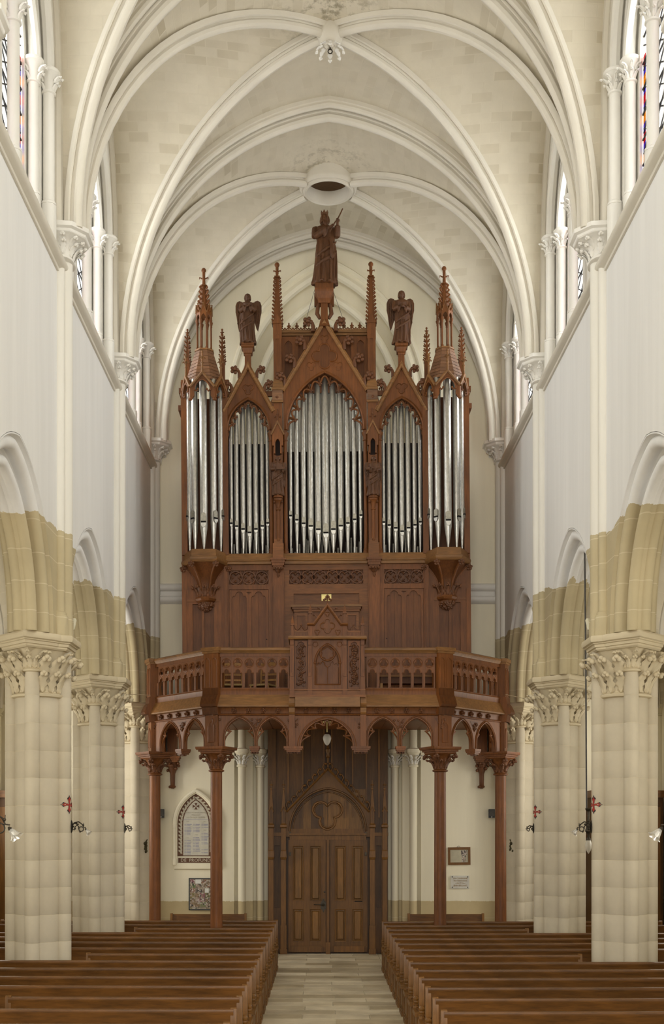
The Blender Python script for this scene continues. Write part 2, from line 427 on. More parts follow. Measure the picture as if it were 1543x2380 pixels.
COURSE = proto(course_mb(HC), 'stone_block', 'stone', 35)
NS = SHR
SHC = proto(MB().lathe([(NS-.004, .003), (NS, .01), (NS, .62), (NS-.004, .627)], n=16), 'shaft_drum', 'stone')
def abacus_outline(s):
    # s = +1: the nave lies toward +x
    P = [(0, -.86), (.37, -.47), (.41, -.38), (.55, -.30), (.55, .30), (.41, .38), (.37, .47), (0, .86), (-.37, .47), (-.54, .30), (-.54, -.30), (-.37, -.47)]
    return [(x*s, y) for x, y in P]
def abacus(s, c, z0, z1, mb):
    A = abacus_outline(s); h = z1-z0
    prof = [(.80, 0), (.84, .10), (.84, .22), (.88, .24), (.89, .42), (.93, .46), (.93, .52), (.985, .58), (1.0, .70), (1.0, .88), (.98, 1)]
    return mb.loft([[(c[0]+x*k, c[1]+y*k, z0+h*t) for x, y in A] for k, t in prof])
def pier(side, yp, full=True):
    s = -side; c = (side*PX, yp)              # s points to the nave
    r = struct('pillar', (c[0], c[1], 0))
    MB().loft([[(c[0]+x, c[1]+y, z) for x, y in POm] for z in (0, 4.6)]).build('pillar_core', 'mortar', r, 35)
    MB().loft([[(c[0]+x*k, c[1]+y*k, z) for x, y in PO] for k, z in ((1.28, 0), (1.28, .3), (1.16, .36), (1.2, .44), (1.06, .5), (1.0, .52))]).build('pillar_base', 'stone', r)
    for i in range(12):
        if not full and i < 1: continue
        inst(COURSE, 'stone_block', r, (c[0], c[1], i*HC))
    for a, z0 in ((pi/2, 4.60), (3*pi/2, 4.60), (pi if s > 0 else 0, 4.60)):     # shafts rising past the drum capital
        MB().lathe([(NS, z0), (NS, 4.93)], (c[0]+SHO*cos(a), c[1]+SHO*sin(a), 0), 16).build('shaft', 'stone', r)
    MB().lathe([(NS, 4.60), (NS, 5.25)], (c[0]+s*SHO, c[1], 0), 16).build('shaft', 'stone', r)
    cap = MB(); cap.lathe([(.325, 4.58), (.375, 4.595), (.385, 4.62), (.36, 4.64), (.335, 4.65)], c+(0,), 32)
    A = abacus_outline(s); rings = []
    for k in range(7):
        t = k/6; ring = []
        for i in range(48):
            a = 2*pi*i/48; dx, dy = cos(a), sin(a); q = .55
            best = 9
            for (x0, y0), (x1, y1) in zip(A, A[1:]+A[:1]):
                ex, ey = x1-x0, y1-y0; den = dx*ey-dy*ex
                if abs(den) < 1e-9: continue
                tt = (x0*ey-y0*ex)/den; uu = (x0*dy-y0*dx)/den
                if tt > 0 and -.001 <= uu <= 1.001: best = min(best, tt)
            rr = .325+(best*.74-.325)*t**4; ring.append((c[0]+dx*rr, c[1]+dy*rr, 4.64+.60*t))
        rings.append(ring)
    cap.loft(rings)
    for a in (pi/2, 3*pi/2, pi if s > 0 else 0):
        cap.lathe([(NS, 4.92), (NS+.035, 4.93), (NS+.04, 4.945), (NS+.02, 4.965), (NS, 4.975), (NS+.01, 5.05), (NS+.05, 5.17), (NS+.09, 5.24)], (c[0]+SHO*cos(a), c[1]+SHO*sin(a), 0), 20)
    cp = cap.build('capital', 'capstone', r)
    if full:
        front = 3*pi/2
        for a in (pi/4, 3*pi/4, 5*pi/4, 7*pi/4):
            ring_leaves(LEAF, cp, c, .345, 4.65, 3, a-.40, a+.40, 1.15, .13)
            ring_leaves(LEAF, cp, c, .365, 4.82, 3, a-.36, a+.36, 1.4, .26)
            ring_leaves(LEAFS, cp, c, .47, 5.10, 2, a-.30, a+.30, .95, .5)
        for a in (pi/2, 3*pi/2, pi if s > 0 else 0):
            cc = (c[0]+SHO*cos(a), c[1]+SHO*sin(a))
            ring_leaves(LEAFS, cp, cc, NS+.004, 4.97, 5, a-1.2, a+1.2, 1.15, .1)
            ring_leaves(LEAFS, cp, cc, NS+.06, 5.12, 3, a-.95, a+.95, .9, .55)
    abacus(s, c, 5.235, ZS, MB()).build('abacus', 'capstone', r, 25)
    return r
# ---------------------------------------------------------------- arcade arches, nave walls, clerestory
AH, AR = 1.89, 2.13                           # half span and rise of the arcade arch at the wall face
def arch_profile(t=TW):
    h = [(0, 0), (.015, 0), (.02, .055)]+roll(.10, .125, .085, 215, 395, 10)+[(.165, .20), (.185, .235), (.215, .25), (.235, .245)]+roll(.315, .235, .075, 200, 420, 10)+[(.36, .275), (.365, t/2)]
    return h+[(a, t-b) for a, b in reversed(h[:-1])]
def path3(pts, T): return [T(u, v) for u, v in pts]
def nave_bay(root, s, y0, full=True):
    ym = y0+B/2
    T = lambda u, v, w: (s*(W+w), ym+u, v)
    lo = [(-B/2, ZS), (-AH, ZS)]+parch(AH, AR, ZS+.02, 14)[0:]+[(AH, ZS), (B/2, ZS), (B/2, ZST+.1), (-B/2, ZST+.1)]
    MB().plate(lo, [], 0, TW, T).build('arcade_wall', 'wall', root, 25)
    hole = door_outline(1.86, 1.95, 13.2, 10.72, 12)
    MB().plate([(-B/2, ZST+.1), (B/2, ZST+.1), (B/2, 17.2), (-B/2, 17.2)], [hole], 0, .30, T).build('clerestory_wall', 'paint', root, 25)
    P = [(p[0], p[1]) for p in parch(AH, AR, ZS+.01, 20)]
    mb = MB(); rings = []; prof = arch_profile()
    mb.sweep([(s*W, ym+u, v) for u, v in P], (s, 0, 0), prof, flip=s)
    mb.build('arcade_arch', 'wall', root, 30)
    # the string course under the windows
    sp = [(0, -.09), (.03, -.09), (.035, -.05), (.06, -.04)]+roll(.07, .025, .058, -85, 95, 7)+[(.02, .12), (0, .17)]
    MB().loft([[(s*(W-a), y, ZST+.08+b) for a, b in sp] for y in (y0+.06, y0+B-.06)]).build('string_course', 'rib', root, 40)
    # window: stepped jambs, nook shafts, tracery, leaded glass
    wn = struct('window', (s*W, ym, 10.7))
    out1 = door_outline(1.90, 1.99, 13.2, 10.66, 12); in1 = door_outline(1.60, 1.66, 13.2, 10.74, 12)
    MB().plate(out1, [in1], .13, .30, T).build('jamb', 'paint', wn, 25)
    LA = [door_outline(.57, .95, 13.0, 11.0, 9, cx) for cx in (-.80, .80)]
    MB().plate(door_outline(1.64, 1.70, 13.2, 10.74, 12), LA+[circ(.36, (0, 14.12), 20)], .28, .36, T).build('tracery', 'paint', wn, 25)
    MB().plate(door_outline(1.86, 1.95, 13.2, 10.74, 12), [offs(l, 1.06, ((l[0][0]+l[-1][0])/2, 12.4)) for l in LA]+[circ(.42, (0, 14.12), 20)], .36, TW, T).build('outer_reveal', 'paint', wn, 25)
    for l, cx in zip(LA, (-.80, .80)):
        MB().plate(l, [], .335, .345, T).build('glass', 'glass', wn, 0)
        if not full: continue
        lead = MB()
        for k in range(-3, 14):                # lozenge leading
            for d in (1, -1):
                za = 10.95+k*.28; u0, u1 = cx-.55, cx+.55
                p0 = (u0, za if d > 0 else za+.62); p1 = (u1, za+.62 if d > 0 else za)
                if max(p0[1], p1[1]) > 13.55 or min(p0[1], p1[1]) < 10.9: continue
                lead.tube([T(p0[0], p0[1], .33), T(p1[0], p1[1], .33)], .010, 4)
        for k in range(7): lead.tube([T(cx-.56, 11.3+k*.34, .322), T(cx+.56, 11.3+k*.34, .322)], .013, 5)
        o = lead.build('lead_lattice', 'lead', wn, 0); o['kind'] = 'stuff'
        bd = {'gviolet': MB(), 'gamber': MB(), 'gred': MB()}; z = 11.02; k = 0
        while z < 13.0:                        # coloured border strips up both sides
            for e in (-1, 1):
                bd[('gviolet', 'gamber', 'gviolet', 'gred')[k % 4]].box(cx+e*.555, cx+e*.455, .326, .333, z, z+.125, lambda x, y, zz: T(x, zz, y))
            z += .13; k += 1
        for kk, b in bd.items():
            b.build('border_glass', kk, wn, 0)
    sh = MB(); sc = MB()
    def shaft(u, w, r, zb, zt, capmesh):
        x, yv, _ = T(u, 0, w)
        sh.lathe([(r*1.35, 10.62), (r*1.35, zb-.06), (r*1.25, zb-.05)], (x, yv, 0), 8)
        sh.lathe([(r*1.3, zb-.05), (r*1.3, zb-.02), (r, zb), (r, zt-.33), (r*1.3, zt-.32), (r*1.3, zt-.30), (r, zt-.29), (r*1.15, zt-.15), (r*1.75, zt-.06), (r*1.95, zt-.05), (r*2.05, zt-.02), (r*1.9, zt)], (x, yv, 0), 14)
        if full:
            ring_leaves(LEAFT, wn, (x, yv), r*.98, zt-.29, 4, pi if s > 0 else 0, 3*pi/2+(.6 if s > 0 else 1.2), .75, .15)
            ring_leaves(LEAFT, wn, (x, yv), r*1.2, zt-.18, 4, pi if s > 0 else 0, 3*pi/2+(.6 if s > 0 else 1.2), .75, .5)
    for e in (-1, 1):
        shaft(e*1.755, .04, .078, 11.36, 13.15, 0); shaft(e*1.50, .19, .072, 11.37, 13.15, 0)
    shaft(0, .08, .078, 11.12, 12.97, 0)
    sh.build('nook_shaft', 'paint', wn, 40)
    ar = MB()
    for a, h, w, r in ((1.755, 1.84, .04, .075), (1.50, 1.58, .19, .07)):
        ar.tube([T(u, v, w) for u, v in parch(a, h, 13.13, 14)], r, 8)
    for cx in (-.78, .78): ar.tube([T(u, v, .14) for u, v in parch(.74, 1.0, 12.96, 9, cx)], .055, 7)
    ar.build('arch_roll', 'paint', wn, 40)
for s, nm in ((-1, 'wall_left'), (1, 'wall_right')):
    r = struct(nm)
    for k in range(-5, 2): nave_bay(r, s, YE+B*(k+5), k >= -1)
# wall responds that carry the vault
def respond(s, yp, full=True):
    r = struct('pilaster', (s*W, yp, ZS))
    mb = MB(); xm = s*(W-.045)
    mb.lathe([(.125, ZS-.02), (.125, 10.80)], (xm, yp, 0), 16)
    for e in (-1, 1):
        cx, cyy = s*(W-.02), yp+e*.185
        mb.lathe([(.125, ZS-.02), (.125, ZS+.28), (.10, ZS+.31)], (cx, cyy, 0), 8)
        mb.lathe([(.10, ZS+.30), (.10, ZS+.34), (.074, ZS+.36), (.074, 10.80)], (cx, cyy, 0), 14)
    mb.build('wall_shaft', 'respond', r, 40)
    A = [(0, -.43), (.24, -.40), (.43, -.17), (.43, .17), (.24, .40), (0, .43)]
    # dense outline from the shafts up to the abacus
    def outl(k, n=30):
        pts = []
        for i in range(n+1):
            a = -pi/2+pi*i/n; dx, dy = cos(a), sin(a); best = 9
            for (x0, y0), (x1, y1) in zip(A, A[1:]):
                ex, ey = x1-x0, y1-y0; den = dx*ey-dy*ex
                if abs(den) < 1e-9: continue
                tt = (x0*ey-y0*ex)/den; uu = (x0*dy-y0*dx)/den
                if tt > 0 and -.01 <= uu <= 1.01: best = min(best, tt)
            b0 = .17+.09*abs(sin(a))**2
            rr = b0+(best-b0)*k; pts.append((max(0, dx*rr), dy*rr))
        return pts
    cap = MB()
    cap.loft([[(s*(W-x), yp+y, z) for x, y in outl(k)] for k, z in ((.02, 10.76), (.10, 10.77), (.10, 10.80), (-.04, 10.82), (0, 10.86), (.10, 10.95), (.42, 11.03), (.78, 11.06))])
    cp = cap.build('capital', 'paint', r, 40)
    if full:
        for (z, k, n, sc, tl) in ((10.815, 0, 5, .78, .1), (10.90, .06, 6, .85, .35)):
            for i in range(n):
                a = -pi/2+pi*(i+.5)/n
                b0 = .18+.09*sin(a)**2
                mt = Matrix.Translation((s*(W-cos(a)*b0), yp+sin(a)*b0, z)) @ Matrix.Rotation(atan2(sin(a), -s*cos(a))+pi/2, 4, 'Z') @ Matrix.Rotation(tl, 4, 'X') @ Matrix.Diagonal((sc, sc, sc, 1))
                inst(LEAFW, 'leaf', cp, mtx=mt)
    MB().loft([[(s*(W-x*k), yp+y*k, z) for x, y in A] for k, z in ((.80, 11.05), (.88, 11.08), (.9, 11.11), (1, 11.13), (1, 11.19), (.97, ZC))]).build('abacus', 'paint', r, 25)
for k in range(-3, 3):
    yp = Y1+B*k
    for s in (-1, 1): respond(s, yp, k >= 0)
for s in (-1, 1):
    for k in range(-3, 3): pier(s, Y1+B*k, k >= -1)
# ---------------------------------------------------------------- vaults
ceil = struct('ceiling')
def arch_x(a, zs, h, z):
    r = (a*a+h*h)/(2*a); d = max(0, min(z-zs, h))
    return sqrt(max(0, r*r-d*d))-(r-a)
def vault(xc, ax, y0, y1, zd0, zd1, zts, zt, zws, zw, wy, mt='vault', hole=0, n=22, m=12, ext=.0, ribs=True, rw=.2, tr=True, rs=1.):
    ym = (y0+y1)/2; hy = (y1-y0)/2
    dx, dy = ax-.17*rs, hy-.20*rs
    th = [pi/2*i/n for i in range(n+1)]
    def diag(t, sx, sy, z_off=0): h = cos(t); return Vector((xc+sx*dx*h, ym+sy*dy*h, zd0+(zd1-zd0)*sin(t)))
    def trans(t, sx, sy):
        z = zd0+(zt-zd0)*sin(t); return Vector((xc+sx*arch_x(ax, zts, zt-zts, z), ym+sy*(hy-rw), z))
    def wallb(t, sx, sy):
        z = zd0+(zw-zd0)*sin(t); return Vector((xc+sx*ax, ym+sy*arch_x(wy, zws, zw-zws, z), z))
    for sx, sy, cell in ((1, 0, 'w'), (-1, 0, 'w'), (0, 1, 't'), (0, -1, 't')):
        mb = MB(); mb.uv = []
        for e in (-1, 1):
            qx, qy = (sx, e) if cell == 'w' else (e, sy)
            bf = wallb if cell == 'w' else trans
            o = len(mb.v); v = 0; prev = None; fs = []
            for i, t in enumerate(th):
                a, b = bf(t, qx, qy), diag(t, qx, qy)
                md = (a+b)/2
                if prev is not None: v += (md-prev).length
                prev = md
                L = (b-a).length
                for j in range(m+1):
                    p = a.lerp(b, j/m); bul = .06*sin(pi*j/m)*min(1, L/2)*rs; p.z += bul*sin(t)
                    if hole:
                        d = Vector((p.x-xc, p.y-ym)); q = d.length
                        if q < hole: d = (d/q if q > 1e-6 else Vector((qx, qy)).normalized())*hole; p.x, p.y = xc+d.x, ym+d.y
                    mb.v.append(tuple(p)); mb.uv.append((L*j/m*(1 if e > 0 else -1)+.18*(e > 0), v))
            for i in range(n):
                for j in range(m):
                    q = o+i*(m+1)+j; fs.append((q, q+1, q+m+2, q+m+1))
            mb.f += fs
        mb.build('vault_web', mt, ceil, 60)
    if not ribs: return
    dp = [(0, -.12*rs), (-.075*rs, -.12*rs), (-.085*rs, -.095*rs), (-.06*rs, -.06*rs)]+[(-.145*rs+.068*rs*cos(radians(q)), .068*rs*sin(radians(q))) for q in (-35, -70, -110, -145, -180, -215, -250, -290, -325)]+[(-.06*rs, .06*rs), (-.085*rs, .095*rs), (-.075*rs, .12*rs), (0, .12*rs)]
    t0 = 0.0 if not hole else 0
    tmax = pi/2 if not hole else acos((hole+.05)/sqrt(dx*dx+dy*dy))
    for sx, sy in ((1, 1), (-1, 1), (1, -1), (-1, -1)):
        path = [diag(tmax*i/22, sx, sy)+Vector((0, 0, .03)) for i in range(23)]; path[0].z -= .06
        N = Vector((-sy*dy, sx*dx, 0)).normalized()
        t = (path[1]-path[0]); sd = t.cross(N)
        outw = Vector((sx, sy, 0))
        fl_ = 1 if sd.dot(outw) > 0 else -1    # profile -a goes inward (below the web)
        MB().sweep(path, N, dp, flip=fl_).build('diagonal_rib', 'rib', ceil, 35)
def transverse(xc, ax, yp, zs, zt, z0, rs=1., half=0):
    h = [(0, -.235), (-.08, -.235), (-.09, -.215)]+[(-.135+.058*cos(radians(q)), -.17+.058*sin(radians(q))) for q in (-50, -90, -130, -170, -210, -240)]+[(-.10, -.095), (-.11, -.08), (-.19, -.085), (-.20, -.068), (-.185, -.045)]+[(-.265+.075*cos(radians(q)), .075*sin(radians(q))) for q in (-35, -75, -115, -150, -180)]
    prof = [(a*rs, b*rs) for a, b in h]+[(a*rs, -b*rs) for a, b in reversed(h[:-1])]
    if half: prof = [(a, min(b, .05)) for a, b in prof]
    P = [(-ax, z0)]+parch(ax, zt-zs, zs, 24)+[(ax, z0)]
    MB().sweep([(xc+u, yp, v) for u, v in P], (0, 1, 0), prof, flip=1).build('transverse_rib', 'rib', ceil, 35)
def wall_rib(s, y0, wy=2.05, zs=13.2, zw=15.85):
    ym = y0+B/2
    MB().tube([(s*(W-.02), ym+u, v) for u, v in [(-wy, 11.0)]+parch(wy, zw-zs, zs, 16)+[(wy, 11.2)]], .075, 8).build('wall_rib', 'rib', ceil, 40)
for k in range(-5, 2):
    y0 = YE+B*(k+5)
    vault(0, W, y0, y0+B, 11.19, 15.66, 11.5, 15.86, 13.2, 15.86, 2.05, hole=.50 if k == 1 else 0, ribs=k >= -1, n=22 if k >= -1 else 12, m=14 if k >= -1 else 6)
    if k >= -1:
        for s in (-1, 1): wall_rib(s, y0)
for k in range(-1, 2): transverse(0, W-.02, Y1+B*k, 11.5, 15.88, 11.19)
transverse(0, W-.02, YW-.2, 11.5, 15.88, 11.19)
for s in (-1, 1):                             # aisle vaults
    xa = s*(W+TW+XA)/2; aw = (XA-W-TW)/2
    for k in range(-5, 2):
        y0 = YE+B*(k+5)
        vault(xa, aw, y0, y0+B, 5.4, 7.35, 5.5, 7.5, 5.6, 7.5, 2.1, ribs=k >= 0, n=12, m=6, rw=.15, rs=.7)
        if k >= 0: transverse(xa, aw, y0, 5.45, 7.45, 5.4, .7)
# crown boss and the bell oculus
yb = Y1+B/2
bs = MB().lathe([(.02, 15.38), (.09, 15.37), (.15, 15.41), (.20, 15.50), (.21, 15.62), (.17, 15.7)], (0, yb, 0), 20).build('vault_boss', 'rib', ceil)
for i in range(8):
    a = 2*pi*i/8
    inst(LEAFW, 'leaf', bs, mtx=Matrix.Translation((.09*cos(a), yb+.09*sin(a), 15.40)) @ Matrix.Rotation(a+pi/2, 4, 'Z') @ Matrix.Rotation(1.75, 4, 'X') @ Matrix.Diagonal((.75, .75, .75, 1)))
for i in range(4):
    a = 2*pi*i/4+.4; MB().blob((.06*cos(a), yb+.06*sin(a), 15.365), .035, n=6, m=4).build('berry', 'rib', bs)
MB().tube([(.035*cos(2*pi*i/10), yb, 15.30+.035*sin(2*pi*i/10)) for i in range(10)], .010, 5, True).tube([(0, yb, 15.34), (0, yb, 15.42)], .01, 5).build('hook', 'iron', bs)
yo = Y2+B/2
MB().lathe([(.415, 16.9), (.415, 15.52), (.43, 15.47), (.47, 15.455), (.50, 15.475), (.505, 15.50), (.53, 15.50), (.565, 15.53), (.58, 15.58), (.57, 15.66), (.60, 15.75)], (0, yo, 0), 40, False).build('bell_oculus_ring', 'rib', ceil)
MB().lathe([(.01, 15.72), (.42, 15.72), (.42, 15.80), (.01, 15.80)], (0, yo, 0), 24).build('bell_hatch', 'doord', ceil)
# roof over the webs keeps the daylight out
MB().box(-5, 5, YE-.2, 27.6, 17.2, 17.4).build('roof_deck', 'grey', ceil, 0)
for s in (-1, 1): MB().box(min(s*(W+TW-.02), s*8), max(s*(W+TW-.02), s*8), YE, 27.6, 7.75, 7.9).build('aisle_roof_deck', 'grey', ceil, 0)
# ---------------------------------------------------------------- outer walls
for s, nm in ((-1, 'wall_aisle_left'), (1, 'wall_aisle_right')):
    r = struct(nm)
    MB().box(min(s*XA, s*(XA+.4)), max(s*XA, s*(XA+.4)), YE-.2, 27.5, 0, 8).build('aisle_wall', 'aisle', r, 0)
    for k in range(0, 3):
        MB().lathe([(.17, 0), (.17, .3), (.12, .36), (.12, 5.2), (.16, 5.22), (.12, 5.26), (.22, 5.42), (.24, 5.45)], (s*(XA-.02), Y1+B*k, 0), 14).build('wall_shaft', 'aisle', r)
re = struct('wall_east')
MB().plate([(-XA-.4, 0), (XA+.4, 0), (XA+.4, 17.2), (-XA-.4, 17.2)], [door_outline(3.0, 3.5, 11, 4.5)], YE-.3, YE).build('choir_wall', 'aisle', re, 0)
# ---------------------------------------------------------------- west wall
wt = struct('wall_west')
T0 = lambda u, v, w: (u, YW+w, v)
nich = door_outline(1.98, 2.95, 12.15, 8.3, 14); port = [(-2.06, 0.0), (-2.06, 5.0), (2.06, 5.0), (2.06, 0.0)]
out = [(-XA-.3, 0), (-2.06, 0), (-2.06, 5.0), (2.06, 5.0), (2.06, 0), (XA+.3, 0), (XA+.3, 8), (W+TW, 8), (W+TW, 17.2), (-W-TW, 17.2), (-W-TW, 8), (-XA-.3, 8)]
MB().plate(out, [nich], 0, .28, T0).build('west_wall_face', 'west', wt, 25)
n2 = door_outline(1.62, 2.5, 12.15, 8.3, 14); n3 = door_outline(1.28, 2.05, 12.15, 8.6, 14)
MB().plate(offs(nich, 1.03, (0, 11)), [n2], .28, .55, T0).build('niche_step', 'west', wt, 25)
MB().plate(offs(n2, 1.05, (0, 11)), [n3], .55, .85, T0).build('niche_step', 'west', wt, 25)
MB().plate(offs(n3, 1.06, (0, 11)), [], .85, .95, T0).build('niche_back', 'grey', wt, 25)
for P, w, rr in ((nich, .06, .10), (n2, .30, .09), (n3, .58, .085)):
    MB().tube([T0(u*.985, v, w) for u, v in P], rr, 8).build('niche_roll', 'west', wt, 40)
MB().tube([T0(u*1.09, 12.15+(v-12.15)*1.07 if v > 12.2 else v, -.01) for u, v in nich], .055, 6).build('niche_hood', 'west', wt, 40)
for sg in (-1, 1):
    prof = [(0, 7.70), (.05, 7.72)]+roll(.05, 7.80, .07, -70, 70, 5)+[(.03, 7.88), (.03, 7.98)]+roll(.06, 8.06, .075, -80, 80, 5)+[(0, 8.16)]
    MB().loft([[(x, YW-a, z) for a, z in prof] for x in (sg*2.2, sg*(W-.15))]).build('string_course', 'paint', wt, 40)
# embrasure of the west door
MB().plate([(-2.1, 0), (-2.1, 5.05), (2.1, 5.05), (2.1, 0), (1.66, 0), (1.66, 5.0), (-1.66, 5.0), (-1.66, 0)], [], .15, .50, T0).build('door_jamb', 'west', wt, 25)
MB().box(-1.7, 1.7, YW+.34, YW+.6, 0, 5.1).build('door_back', 'west', wt, 0)
for sg in (-1, 1):
    for x, w, r in ((1.90, .05, .085), (1.50, .22, .085)):
        c = (sg*x, YW+w, 0)
        o = MB().lathe([(r*1.6, 0), (r*1.6, .5), (r*1.3, .58), (r, .62), (r, 4.10), (r*1.35, 4.11), (r*1.35, 4.14), (r, 4.16), (r*1.1, 4.3), (r*1.7, 4.41), (r*1.9, 4.42), (r*1.95, 4.50), (r*1.2, 4.52), (r, 4.55), (r, 5.05)], c, 14).build('door_shaft', 'west', wt, 40)
        ring_leaves(LEAFT, o, c, r, 4.16, 4, pi*1.1, pi*1.9, .85, .1); ring_leaves(LEAFT, o, c, r*1.25, 4.27, 4, pi*1.1, pi*1.9, .85, .4)
    MB().box(min(sg*1.64, sg*2.06), max(sg*1.64, sg*2.06), YW+.12, YW+.14, 4.99, 5.2).build('lintel', 'west', wt, 0)
# ================================================================ THE PIPE ORGAN
YC = 24.6; SO = YC/F; ZB = PZZ(1660, YC); XO = PXX(760.5, YC); LEAN = -.0075
def Z(y): return PZZ(y, YC)
organ = thing('pipe_organ', (XO, YC, ZB), 'large red oak pipe organ with silver facade pipes, gables and spires on the gallery', 'organ')
organ.rotation_euler = (0, LEAN, 0)
def lean(x, z): return x+LEAN*(z-ZB)          # where a thing that stands on the leaning case ends up
def bx(mb, d0, d1, yt, yb, w0, w1, s=1):
    a, b = XO+s*d0*SO, XO+s*d1*SO
    return mb.box(min(a, b), max(a, b), YC+w0, YC+w1, Z(yb), Z(yt))
def cv(P, s=1): return [(XO+s*d*SO, Z(y)) for d, y in P]
def pl(mb, outer, holes, w0, w1, s=1):
    return mb.plate(cv(outer, s), [cv(h, s) for h in holes], w0, w1, lambda u, v, w: (u, YC+w, v))
def rect(d0, d1, yt, yb): return [(d0, yt), (d1, yt), (d1, yb), (d0, yb)]
def archp(a, h, ys, n=10, cd=0): return [(u, 2*ys-v) for u, v in parch(a, h, ys, n, cd)]
def foilp(n, r, d, y, rot=0, k=7, q=None): return [(u, 2*y-v) for u, v in foil(n, r, (d, y), rot, k, q)]
def rail(path, prof, w=0, flip=1, s=1):       # moulding along a path on the front of the case; prof (a across, b toward the viewer)
    return MB().sweep([(XO+s*d*SO, YC+w, Z(y)) for d, y in path], (0, -1, 0), [(a, b) for a, b in prof], flip=flip)
# ---- carved protos
def rosette_mb(r=.045):
    mb = MB(); mb.blob((0, -r*.35, 0), r*.42, n=7, m=5)
    for i in range(5):
        a = 2*pi*i/5+.3; mb.blob((r*.62*cos(a), 0, r*.62*sin(a)), r*.42, r*.34, r*.42, 7, 5)
    return mb
ROS = proto(rosette_mb(), 'rosette', 'carved')
def crocket_mb():
    # a stalk that leaves the gable (base at origin, gable edge along z) and curls into a flower; grows toward +x
    mb = MB(); mb.tube([(0, 0, -.10), (.03, 0, -.03), (.06, 0, .01), (.095, 0, .015)], [.034, .03, .026, .022], 7)
    r = rosette_mb(.075); mb.add([(v[0]+.125, v[1]-.01, v[2]) for v in r.v], r.f); return mb
CROC = proto(crocket_mb(), 'crocket', 'carved')
def hook_mb():
    mb = MB(); mb.tube([(0, 0, -.012), (.020, 0, -.004), (.034, 0, .006), (.036, 0, .016), (.028, 0, .020)], [.010, .010, .010, .011, .008], 5); return mb
HOOK = proto(hook_mb(), 'crocket', 'oak')
def crock(parent, x, y, z, ang, sc, s=1, mesh=None):
    mt = Matrix.Translation((x, y, z)) @ Matrix.Rotation(-ang if s > 0 else ang, 4, 'Y') @ Matrix.Diagonal((sc*s, sc, sc, 1))
    return inst(mesh or CROC, 'crocket', parent, mtx=mt)
def spire(parent, name, x, y, z0, z1, r0, r1, rows, n=4, finial=.2, m='oak', hs=1.0):
    mb = MB(); a0 = pi/4 if n == 4 else pi/8
    mb.loft([[(x+r*cos(a0+2*pi*i/n), y+r*sin(a0+2*pi*i/n), z) for i in range(n)] for r, z in ((r0, z0), (r1, z1), (r1*1.9, z1+.01), (r1*1.9, z1+.03), (r1*.9, z1+.045), (r1*.8, z1+finial*.45))])
    for sg in (-1, 1):
        mb.tube([(x, y, z1+finial*.42), (x+sg*finial*.16, y, z1+finial*.50), (x+sg*finial*.24, y, z1+finial*.54), (x+sg*finial*.25, y, z1+finial*.44)], [.012, .014, .013, .007], 5)
        mb.tube([(x, y, z1+finial*.42), (x, y+sg*finial*.16, z1+finial*.50), (x, y+sg*finial*.24, z1+finial*.54)], [.012, .014, .010], 5)
    mb.tube([(x, y, z1+finial*.3), (x, y, z1+finial*.9)], r1*.75, 6)
    mb.blob((x, y, z1+finial*.93), r1*1.25, rz=r1*1.3, n=8, m=5)
    o = mb.build(name, m, parent, 30)
    cr = MB()
    for i in range(rows):
        t = (i+.5)/rows; r = r0+(r1-r0)*t; z = z0+(z1-z0)*t
        for k in range(4):
            a = 2*pi*k/4+pi/4; rr = r*.98
            c, s_ = cos(a), sin(a); h = hs
            cr.tube([(x+c*(rr-.005), y+s_*(rr-.005), z-.012*h), (x+c*(rr+.022*h), y+s_*(rr+.022*h), z), (x+c*(rr+.036*h), y+s_*(rr+.036*h), z+.012*h), (x+c*(rr+.028*h), y+s_*(rr+.028*h), z+.022*h)], [.010*h, .011*h, .013*h, .008*h], 5)
    cr.build('spire_crockets', m, o, 50, 'stuff')
    return o
def pinnacle_shaft(parent, x, y, z0, z1, r, m='oak'):
    mb = MB(); mb.box(x-r, x+r, y-r, y+r, z0, z1)
    g = r*1.15
    for sgx, sgy in ((1, 0), (-1, 0), (0, 1), (0, -1)):    # little gables round the top
        mb.plate([(-g, z1-.02), (0, z1+g*1.7), (g, z1-.02)], [], g*.96, g*1.06, lambda u, v, w, a=sgx, b=sgy: (x+(w*a if a else u), y+(w*b if b else u), v))
    return mb.build('pinnacle', m, parent, 0)
# ---------------------------------------------------------------- lower case
def frieze(d0, d1, n, s):
    # row of cusped circles with pointed interlacings, carved proud of a sunk ground
    k = MB(); pl(k, [(d0, 1323), (d1, 1323), (d1, 1359), (d0, 1359)], [[(d0+1.5, 1325), (d1-1.5, 1325), (d1-1.5, 1357.5), (d0+1.5, 1357.5)]], -.012, .04, s); fz = k.build('frieze_frame', 'oakh', organ, 0)
    p = (d1-d0-3)/n; yc = 1341.2
    for i in range(n):
        c = d0+1.5+p*(i+.5); r = 14.6
        def P(l): return [(x, YC+.012, z) for x, z in cv(l, s)]
        k = MB(); k.tube(P(circ(r, (c, yc), 24)), .020, 6, True)
        for q in range(4):
            a = q*pi/2
            tip = (c+7.2*cos(a), yc+7.2*sin(a))
            for e in (-1, 1):
                b0 = (c+r*cos(a+e*.55), yc+r*sin(a+e*.55)); md = (c+10*cos(a+e*.20), yc+10*sin(a+e*.20)); k.tube(P([b0, md, tip]), [.015, .016, .012], 5)
            x, z = cv([tip], s)[0]; k.blob((x, YC+.010, z), .022, n=6, m=4)
        for sx in (-1, 1):
            for sy in (-1, 1): k.tube(P([(c+sx*p*.5, yc+sy*2.5), (c+sx*p*.42, yc+sy*10.5), (c+sx*p*.30, yc+sy*15.8)]), .014, 5)
        k.build('quatrefoil', 'carved', fz, 60)
base = MB(); bx(base, -330, 330, 1306, 1660, .06, 1.85); base.build('case_body', 'oakd', organ, 0)
